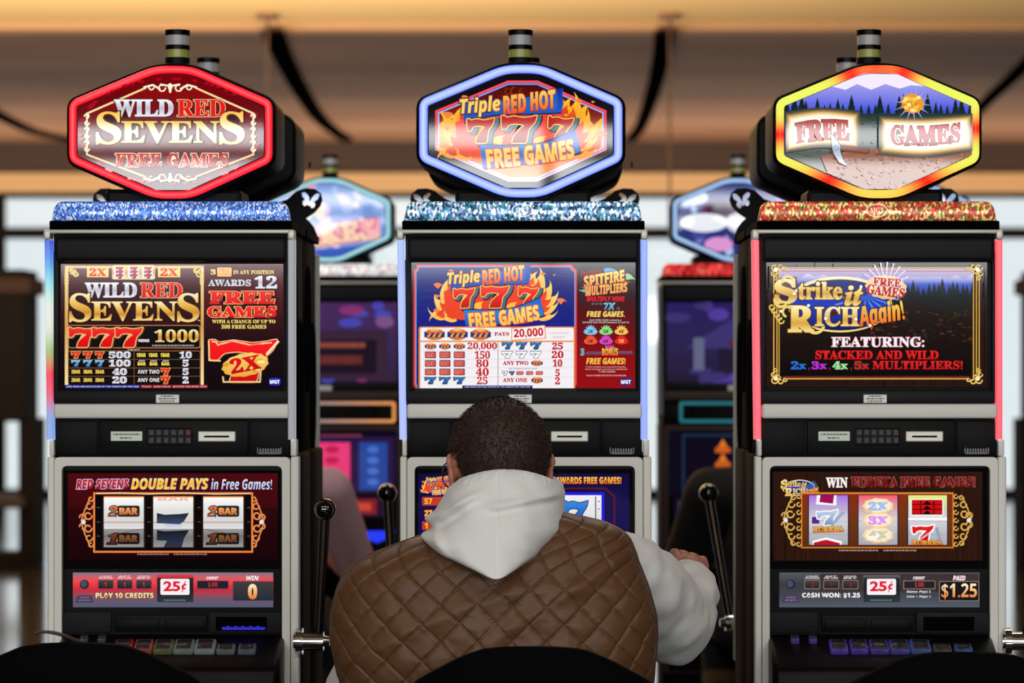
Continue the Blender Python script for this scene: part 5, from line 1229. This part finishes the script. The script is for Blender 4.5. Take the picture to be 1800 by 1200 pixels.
def hair_mesh(Mh, line, thick, n, blade, seed=1):
    """close-cropped cap over the skull with short strands"""
    bm = bmesh.new(); R = random.Random(seed); NU, NV = 72, 40; g = {}
    def pt(u, v, off):
        a = 2 * PI * u / NU; b = PI * .5 - v / NV * (PI * .5 + 1.05)
        d = Vector((math.sin(a) * math.cos(b), -math.cos(a) * math.cos(b), math.sin(b))); c = Vector((0, -.012, .028)); p = c + Vector((d.x * (.0800 + off), d.y * (.100 + off), d.z * (.094 + off)))
        if d.z < -.35: p = Vector((p.x * .98, p.y, p.z))
        return p, d
    for v in range(NV + 1):
        for u in range(NU): g[u, v] = pt(u, v, thick)
    def inside(p): return line(p)
    for v in range(NV):
        for u in range(NU):
            q = [g[u, v], g[(u + 1) % NU, v], g[(u + 1) % NU, v + 1], g[u, v + 1]]
            if all(inside(a[0]) for a in q):
                vs = []
                for a in q: vs.append(bm.verts.new(Mh @ a[0]))
                try: bm.faces.new(vs)
                except ValueError: pass
    bmesh.ops.remove_doubles(bm, verts=bm.verts, dist=1e-5)
    for f in list(bm.faces): f.smooth = True
    M3 = Mh.to_3x3(); k = 0
    while k < n:
        u, v = R.random() * NU, NV * R.random() ** .7; p, d = pt(u, v, thick - .001)
        k += 1
        if not inside(p): continue
        nrm = Vector((d.x / .08, d.y / .1, d.z / .094)).normalized(); fl = (nrm * .75 + Vector((R.uniform(-.3, .3), R.uniform(-.35, .1), -.65 + R.uniform(-.3, .3)))).normalized()
        sd = fl.cross(nrm + Vector((R.uniform(-1, 1), R.uniform(-1, 1), R.uniform(-1, 1))) * .5).normalized() * .0008
        w = [bm.verts.new(Mh @ (p + sd)), bm.verts.new(Mh @ (p - sd)), bm.verts.new(Mh @ (p + fl * blade * R.uniform(.6, 1.2)))]
        bm.faces.new(w)
    return bm
def hairline(p):
    # frame of the head: +y is the face
    if p.z > .075: return p.y < .085
    if p.y > .035: return p.z > .058 + (p.y - .035) * .3
    if abs(p.x) > .045 and p.y > -.035: return p.z > .018 or (p.y > .004 and p.z > -.012 and p.y < .03)
    return p.z > -.062

def seated_figure(label, x, y, rz, top_col, hair_col, seat=.50):
    """plain seated person, used for the two players across the aisle"""
    r = thing('person', label, 'person', (x, y, 0), None, rz)
    bm = bmesh.new(); Mh = Matrix.Translation((0, .05, seat + .70)) @ Matrix.Rotation(-.15, 4, 'X')
    head_parts(bm, Mh)
    caps(bm, [(0, 0, seat + .1, .13), (0, .0, seat + .3, .13), (0, 0, seat + .47, .12), (0, .02, seat + .55, .065)])
    for s in (-1, 1):
        caps(bm, [(s * .12, 0, seat + .48, .08), (s * .20, 0, seat + .49, .06), (s * .27, .10, seat + .25, .045), (s * .2, .34, seat + .27, .034)])
        hand_parts(bm, frame_at((s * .19, .37, seat + .275), (-s * .2, 1, -.05), (0, 0, 1)), .6, right=s > 0)
        caps(bm, [(s * .1, 0, seat + .08, .085), (s * .13, .42, seat + .05, .062), (s * .14, .44, .12, .045), (s * .14, .46, .07, .045)])
    b2 = fuse(bm, .008, 3); link('body', b2, SKIN, r, True)
    bm = bmesh.new(); caps(bm, [(0, 0, seat + .05, .165), (0, -.01, seat + .3, .165), (0, 0, seat + .45, .14), (0, .02, seat + .53, .075)])
    for s in (-1, 1): caps(bm, [(s * .1, 0, seat + .47, .1), (s * .2, 0, seat + .48, .085), (s * .285, .10, seat + .24, .068), (s * .2, .33, seat + .27, .05)])
    b2 = fuse(bm, .010, 6); link('sweater', b2, mat('cloth_%d_%d_%d' % top_col, top_col, .85), r, True)
    bm = bmesh.new()
    for s in (-1, 1): caps(bm, [(s * .09, 0, seat + .06, .11), (s * .13, .43, seat + .04, .078), (s * .14, .45, .16, .06)])
    link('trousers', fuse(bm, .012, 4), JEANS, r, True)
    for s in (-1, 1):
        bm = bmesh.new(); caps(bm, [(s * .14, .42, .045, .045), (s * .14, .58, .035, .038)]); link('shoe', fuse(bm, .008, 3), SHOE, r, True)
    link('hair', hair_mesh(Mh, hairline, .012, 300, .01), mat('hair_%d_%d_%d' % hair_col, hair_col, .5), r, True)
    return r
for px, lb, tc, hc_ in ((468, 'person in a mauve long sleeved top sitting across the aisle, behind the red signed machine', (208, 166, 174), (50, 36, 30)), (1356, 'person in black clothes sitting across the aisle, behind the yellow signed machine', (10, 9, 10), (20, 16, 14))):
    x = (px - 965) * 9.25 / F
    seated_figure(lb, x, 2.85, 0, tc, hc_)
    s_ = thing('swivel_stool', 'stool under the person ' + ('in mauve' if px < 900 else 'in black clothes') + ' across the aisle', 'chair', (x, 2.85, 0), 'stools across the aisle')
    part('seat', s_, mat('black_vinyl', (3, 3, 4), .8, spec=.06), lambda bm: box(bm, -.22, .22, -.2, .22, .32, .385, .03, 3), True, 40)
    part('pedestal', s_, M['chrome'], lambda bm: cyl(bm, (0, 0, .03), (0, 0, .33), .035, None, 16), True, 40); part('base_plate', s_, M['black'], lambda bm: cyl(bm, (0, 0, 0), (0, 0, .035), .2, .19, 30), True, 40)

# --- the man at the middle machine (modelled in room coordinates, rooted on the floor)
MAN = thing('person', 'man seen from behind, cropped dark hair, white hoodie under brown quilted vest, pulling a lever', 'person', (0, 0, 0))
K = 5.42 / F
def xz(px, py): return ((px - 965) * K, CAMZ + (650 - py) * K)
hx_, hz_ = xz(877, 779)
Mh = Matrix.Translation((hx_, -.965, hz_ - .052)) @ Matrix.Rotation(math.radians(13), 4, 'Z') @ Matrix.Rotation(math.radians(-14), 4, 'X') @ Matrix.Diagonal((1.115, 1.08, 1.075, 1))
BALL = Vector((XC + .353, -.29, .955))
WR = BALL + Vector((.012, -.115, .0)); ELB = Vector((.250, -.66, .872)); SHR = Vector((.124, -.915, .985)); SHL = Vector((-.265, -.935, .925)); ELL_ = Vector((-.385, -.66, .72)); WL = Vector((-.25, -.345, .785))
bm = bmesh.new(); head_parts(bm, Mh)
caps(bm, [(-.10, -.98, .545, .13), (-.10, -.99, .72, .135), (-.10, -.975, .90, .13), (-.10, -.965, 1.0, .10), (-.098, -.965, 1.10, .07)])
caps(bm, [(-.20, -.96, .93, .11), (*SHL, .058), (*ELL_, .042), (*WL, .032)]); caps(bm, [(-.0, -.95, .95, .10), (*SHR, .058), (*ELB, .044), (*WR, .032)])
for s, x in ((-1, -.19), (1, 0.0)): caps(bm, [(x, -.97, .53, .10), (x + s * .06, -.50, .51, .066), (x + s * .06, -.47, .12, .045), (x + s * .06, -.44, .07, .045)])
hand_parts(bm, frame_at(tuple(WL + Vector((.01, .02, .0))), (.45, 1, -.02), (0, 0, 1)), .45, right=False)
# right hand: palm over the ball, four fingers closing over its far side
Mg = frame_at(tuple(WR), (-.08, 1, .22), (.30, -.2, 1))
sph(bm, Mg @ Vector((0, .05, .0)), 1, 18, 0, (.042, .052, .018), Mg.to_3x3().to_4x4()); caps(bm, [(*(Mg @ Vector((0, -.05, 0))), .030), (*(Mg @ Vector((0, .03, 0))), .028)])
for i, x in enumerate((-.031, -.0105, .0105, .030)):
    ln = (.92, 1, .96, .78)[i]; y0 = .088 - abs(x) * .25
    caps(bm, [(*(Mg @ Vector((x * .9, .045, .004))), .013), (*(Mg @ Vector((x, y0, .009))), .0105), (*(Mg @ Vector((x * .95, y0 + .040 * ln, .000))), .0098), (*(Mg @ Vector((x * .85, y0 + .052 * ln, -.027 * ln))), .009), (*(Mg @ Vector((x * .75, y0 + .040 * ln, -.048 * ln))), .0078)], 12)
caps(bm, [(*(Mg @ Vector((-.026, .012, -.008))), .015), (*(Mg @ Vector((-.048, .042, -.022))), .0125), (*(Mg @ Vector((-.044, .076, -.040))), .0105), (*(Mg @ Vector((-.028, .098, -.052))), .009)], 12)
link('body', fuse(bm, .0042, 3), SKIN, MAN, True)
for s in (-1, 1):
    bm = bmesh.new(); sph(bm, Mh @ Vector((s * .032, .0775, .014)), .0115, 16); e = link('eye', bm, mat('eye_white', (235, 232, 228), .2), MAN, True)
    bm = bmesh.new(); sph(bm, Mh @ Vector((s * .032, .0845, .0145)), .0052, 12); link('iris', bm, mat('iris', (60, 40, 26), .2), e, True)
def man_hairline(p):
    if p.z > .075: return p.y < .085
    if p.y > .03: return p.z > .052 + (p.y - .03) * .3
    if abs(p.x) > .05 and p.y > -.036: return p.z > .022 or (p.y > .006 and p.z > -.02 and p.y < .026)
    return p.z > -.07
link('hair', hair_mesh(Mh, man_hairline, .0050, 26000, .0085), mat('cropped_hair', (66, 46, 38), .42, bump=(420, .7, .003)), MAN)
# spectacles
bm = bmesh.new()
for s in (-1, 1):
    tube(bm, [(*(Mh @ Vector(p)), .0017) for p in ((s * .086, -.012, .004), (s * .088, .004, .016), (s * .088, .05, .017), (s * .080, .104, .014))], 8, 14)
    tube(bm, [(*(Mh @ Vector((s * .044 + .036 * math.cos(a), .110 - .008 * abs(math.cos(a)), .006 + .021 * math.sin(a)))), .0015) for a in [2 * PI * k / 20 for k in range(21)]], 6)
tube(bm, [(*(Mh @ Vector((x, .109, .014))), .0015) for x in (-.008, 0, .008)], 6)
link('eyeglasses', bm, mat('dark_frame', (20, 20, 22), .25), MAN, True)

# trousers and shoes
bm = bmesh.new(); caps(bm, [(-.24, -.98, .53, .10), (.04, -.98, .53, .10)])
for s, x in ((-1, -.19), (1, 0.0)): caps(bm, [(x, -.97, .53, .118), (x + s * .06, -.51, .505, .085), (x + s * .06, -.48, .16, .065)])
link('trousers', fuse(bm, .010, 5), JEANS, MAN, True)
for x in (-.25, .06):
    bm = bmesh.new(); caps(bm, [(x, -.49, .05, .05), (x, -.32, .038, .042)]); link('shoe', fuse(bm, .007, 3), SHOE, MAN, True)

# quilted vest
VROWS = [(1330, 622, 1136, .15), (1290, 614, 1142, .152), (1240, 605, 1147, .157), (1190, 595, 1151, .162), (1150, 586, 1154, .164), (1120, 580, 1156, .164), (1085, 580, 1155, .162), (1060, 584, 1150, .158), (1030, 593, 1141, .152), (1000, 610, 1129, .144), (975, 648, 1120, .133), (958, 690, 1113, .121), (942, 735, 1104, .110), (928, 772, 1086, .100), (916, 795, 1058, .092), (907, 812, 1020, .084), (900, 826, 975, .078), (894, 836, 940, .074)]
NV_, NU_ = 360, 680
rows = catmull([list(a) for a in VROWS], NV_ + 1)
pts = []; ttot = 0.0; prev = None; nrmls = []
for v, (py, l, r_, b_) in enumerate(rows):
    xl, z = xz(l, py); xr, _ = xz(r_, py); cx = (xl + xr) / 2; a = (xr - xl) / 2; cy = -.97
    if prev: ttot += math.hypot(z - prev[0], .62 * (a - prev[1]) + (b_ - prev[2]) * .2)
    prev = (z, a, b_)
    row = []; s = 0.0; last = None; half = []
    for u in range(NU_ + 1):
        tq = 2 * u / NU_ - 1; th = PI * (.55 * tq + .45 * tq ** 3)           # 0 = centre back
        sx, cs = math.sin(th), math.cos(th); ex = 2 / 2.5
        x = cx + a * (abs(sx) ** ex) * (1 if sx > 0 else -1); y = cy - b_ * (abs(cs) ** ex) * (1 if cs > 0 else -1) * (1.0 if cs > 0 else .92)
        row.append(Vector((x, y, z)))
    acc = [0.0]
    for u in range(1, NU_ + 1): acc.append(acc[-1] + (row[u] - row[u - 1]).length)
    mid = acc[NU_ // 2]
    pts.append([(p, acc[u] - mid, ttot) for u, p in enumerate(row)])
THV = [PI * (.55 * (2 * u / NU_ - 1) + .45 * (2 * u / NU_ - 1) ** 3) for u in range(NU_ + 1)]
bm = bmesh.new(); G = []
def smoothstep(a, b, x): t = min(1, max(0, (x - a) / (b - a))); return t * t * (3 - 2 * t)
for v in range(NV_ + 1):
    rowv = []
    for u in range(NU_):
        p, s, t = pts[v][u]
        pu = pts[v][(u + 1) % NU_][0] - pts[v][u - 1 if u else NU_ - 1][0]; pv = pts[min(v + 1, NV_)][u][0] - pts[max(v - 1, 0)][u][0]
        n = pu.cross(pv)
        n = n.normalized() if n.length > 1e-9 else Vector((0, -1, 0))
        sk = s + .012 * noise.noise(p * 6); tk = t + .010 * noise.noise(p * 5 + Vector((3, 1, 7)))
        A_ = (sk / .068 + tk / .066); B_ = (sk / .068 - tk / .066)
        puff = (abs(math.sin(PI * A_)) * abs(math.sin(PI * B_))) ** .26
        da = min(abs(A_ - round(A_)), abs(B_ - round(B_)))
        calm = smoothstep(1.5, 1.15, abs(THV[u])); h = (.0050 * puff - .0022 * math.exp(-(da / .03) ** 2)) * (.25 + .75 * calm)
        wr = noise.noise(Vector((p.x * 85, p.y * 40, p.z * 95))) * .0026 * (1 - puff) + noise.noise(Vector((p.x * 38 + p.z * 22, p.y * 20, p.z * 46))) * .0011 + noise.noise(Vector((p.x * 14, p.y * 10, p.z * 22 + p.x * 8))) * .0034
        # one soft drag fold running up to the right shoulder, a few across the lower back
        f1 = (p.z - (.93 + .62 * (p.x + .02))) ; wr *= .3 + .7 * calm; wr += .006 * math.exp(-(f1 / .018) ** 2) * smoothstep(-.20, -.02, p.x) * smoothstep(.2, .08, p.x) * smoothstep(1.4, 1.1, abs(THV[u]))
        f2 = (p.z - (.872 + .10 * math.sin((p.x + .3) * 5))); wr += .005 * math.exp(-(f2 / .017) ** 2) * smoothstep(1.3, .9, abs(THV[u]))
        rowv.append(bm.verts.new(p + n * (h + wr)))
    G.append(rowv)
for v in range(NV_):
    for u in range(NU_): bm.faces.new((G[v][u], G[v][(u + 1) % NU_], G[v + 1][(u + 1) % NU_], G[v + 1][u]))
vest_m = mat('brown_nylon', (98, 66, 40), .44, spec=.34, sheen=.05)
vest = link('vest', bm, vest_m, MAN, True)
def vest_edge(th, v0, v1):
    out = []; u0 = min(range(NU_), key=lambda u: abs(THV[u] - th))
    for v in range(v0, v1, 6):
        p = pts[v][u0][0]; out.append((p.x, p.y, p.z, .0042))
    return out
for fr_ in (1.36, -1.36):
    bm = bmesh.new(); tube(bm, vest_edge(fr_, 66, 262), 8); link('armhole_piping', bm, mat('brown_piping', (78, 50, 34), .5), vest, True)

# hoodie: sleeves and body, then the hood lying on the back
HOOD = mat('white_fleece', (238, 239, 237), .9, sheen=.25, bump=(700, .18, .0008))
def sleeve(bm, chain, n=90, seg=56, seed=0):
    Pn = catmull(chain, n); rings = []; up = None
    for i, p in enumerate(Pn):
        a = Vector(Pn[max(i - 1, 0)][:3]); b_ = Vector(Pn[min(i + 1, n - 1)][:3]); t = (b_ - a).normalized()
        u = t.orthogonal().normalized() if up is None else (up - t * up.dot(t)).normalized(); up = u; w = t.cross(u); c = Vector(p[:3]); R_ = []
        for k in range(seg):
            an = 2 * PI * k / seg; d = u * math.cos(an) + w * math.sin(an); q = c + d * p[3]
            fold = .005 * noise.noise(q * 9 + Vector((seed, 0, 0))) + .0048 * noise.noise(Vector((q.x * 16 + q.z * 9, q.y * 22, q.z * 26 - q.x * 20)) + Vector((seed, 2, 5)))
            env = smoothstep(0, .12, i / n) * (1 if i < n * .93 else .3)
            rib = .0012 * math.sin(an * 30) if i > n * .93 else 0
            R_.append(bm.verts.new(c + d * (p[3] + fold * env * 1.5 + rib)))
        rings.append(R_)
    for i in range(n - 1):
        for k in range(seg): bm.faces.new((rings[i][k], rings[i][(k + 1) % seg], rings[i + 1][(k + 1) % seg], rings[i + 1][k]))
    # cuff turned inward
    c = Vector(Pn[-1][:3]); last = [bm.verts.new(c + (v.co - c) * .72) for v in rings[-1]]
    for k in range(seg): bm.faces.new((rings[-1][k], rings[-1][(k + 1) % seg], last[(k + 1) % seg], last[k]))
bm = bmesh.new()
mid1 = SHR.lerp(ELB, .5) + Vector((.012, -.02, .012)); fore = ELB.lerp(WR, .5) + Vector((.006, 0, .004))
sleeve(bm, [(.06, -.925, .965, .078), (*(SHR + Vector((.004, -.004, .0))), .082), (*mid1, .084), (*(ELB + Vector((.004, -.014, -.006))), .079), (*fore, .064), (*(WR.lerp(ELB, .26) - Vector((0, 0, .006))), .051), (*(WR.lerp(ELB, .15) - Vector((0, 0, .006))), .040)], 110, 60, 0)
mid2 = SHL.lerp(ELL_, .5)
sleeve(bm, [(-.20, -.96, .93, .07), (*SHL, .075), (*mid2, .072), (*(ELL_ + Vector((0, -.005, 0))), .07), (*ELL_.lerp(WL, .5), .062), (*WL.lerp(ELL_, .15), .050), (*WL.lerp(ELL_, .04), .04)], 90, 48, 9)
# torso under the vest, hem showing below it
n0 = 40; rg = []
for (z, a, b_) in ((.46, .262, .16), (.50, .27, .165), (.60, .272, .15), (.80, .265, .14), (.95, .225, .12), (1.04, .12, .09), (1.09, .075, .07)):
    rg.append([bm.verts.new((-.105 + a * math.sin(2 * PI * k / n0), -.972 - b_ * math.cos(2 * PI * k / n0), z)) for k in range(n0)])
for i in range(len(rg) - 1):
    for k in range(n0): bm.faces.new((rg[i][k], rg[i][(k + 1) % n0], rg[i + 1][(k + 1) % n0], rg[i + 1][k]))
hoodie = link('hoodie', bm, HOOD, MAN, True)
HR = [  # py centre, py side, left, right, yc, back depth, reach (deg)
    (862, 880, 822, 958, -.975, .080, 118), (840, 866, 812, 968, -.975, .090, 120), (826, 856, 806, 976, -.975, .098, 120), (821, 853, 798, 982, -.975, .108, 120), (827, 860, 789, 986, -.975, .120, 118),
    (845, 876, 774, 991, -.975, .136, 112), (872, 898, 763, 991, -.978, .153, 106), (900, 916, 758, 992, -.98, .168, 100), (926, 928, 751, 990, -.985, .178, 96), (950, 939, 740, 982, -.99, .182, 92), (970, 953, 757, 966, -1.0, .178, 90),
    (986, 965, 786, 947, -1.02, .166, 90), (997, 976, 818, 926, -1.045, .146, 90), (1003, 985, 845, 905, -1.07, .124, 90), (1002, 990, 858, 890, -1.08, .105, 90), (994, 985, 850, 898, -1.07, .09, 88)]
NH, MH = 150, 150
hr = catmull([list(a) for a in HR], NH + 1); bm = bmesh.new(); G = []
for v, (pc, ps, l, r_, yc, b_, reach) in enumerate(hr):
    rowv = []; w = v / NH
    for u in range(MH + 1):
        th = math.radians(reach) * (-1 + 2 * u / MH); sx, cs = math.sin(th), math.cos(th)
        py = ps + (pc - ps) * max(0, cs) ** 1.4
        if cs < 0: py = ps + 34 * cs * (1 - w)
        xl, z = xz(l, py); xr, _ = xz(r_, py); cx = (xl + xr) / 2; a = (xr - xl) / 2
        p = Vector((cx + a * sx, yc - b_ * (cs if cs < 0 else cs ** .85), z))
        uu = sx; pyc = py; px_ = 965 + p.x / K
        d = Vector((sx * .6, -max(.15, cs), 0)).normalized()
        off = 0
        if v > 18:
            # drag fold sweeping up from the left edge towards the middle, and one across to the right
            yl = 912 - 52 * smoothstep(745, 862, px_); off += .011 * math.exp(-((pyc - yl) / 7) ** 2) * smoothstep(872, 820, px_); off -= .009 * math.exp(-((pyc - yl - 15) / 9) ** 2) * smoothstep(872, 800, px_)
            yr = 884 - 18 * smoothstep(850, 985, px_); ed = smoothstep(1.0, .75, abs(sx)); off += .006 * ed * math.exp(-((pyc - yr) / 7) ** 2) * smoothstep(840, 880, px_); off -= .006 * ed * math.exp(-((pyc - yr - 13) / 8) ** 2) * smoothstep(840, 880, px_)
            off += .009 * noise.noise(Vector((p.x * 13, p.z * 9, 3))) + .004 * noise.noise(Vector((p.x * 30 + p.z * 14, p.z * 20, 8)))
            fl = (940 - pyc) / 60; off += .006 * math.exp(-((px_ - 770 - (pyc - 930) * .5) / 9) ** 2) * math.exp(-fl * fl)
        off -= .0022 * math.exp(-((px_ - 876) / 1.6) ** 2) if v > 14 else 0
        if 14 <= v <= 46: off += .0018 * noise.noise(Vector((th * 26, v * .08, 1))) * 1.6
        rowv.append(bm.verts.new(p + d * off))
    G.append(rowv)
for v in range(NH):
    for u in range(MH): bm.faces.new((G[v][u], G[v][u + 1], G[v + 1][u + 1], G[v + 1][u]))
link('hood', bm, HOOD, hoodie, True)
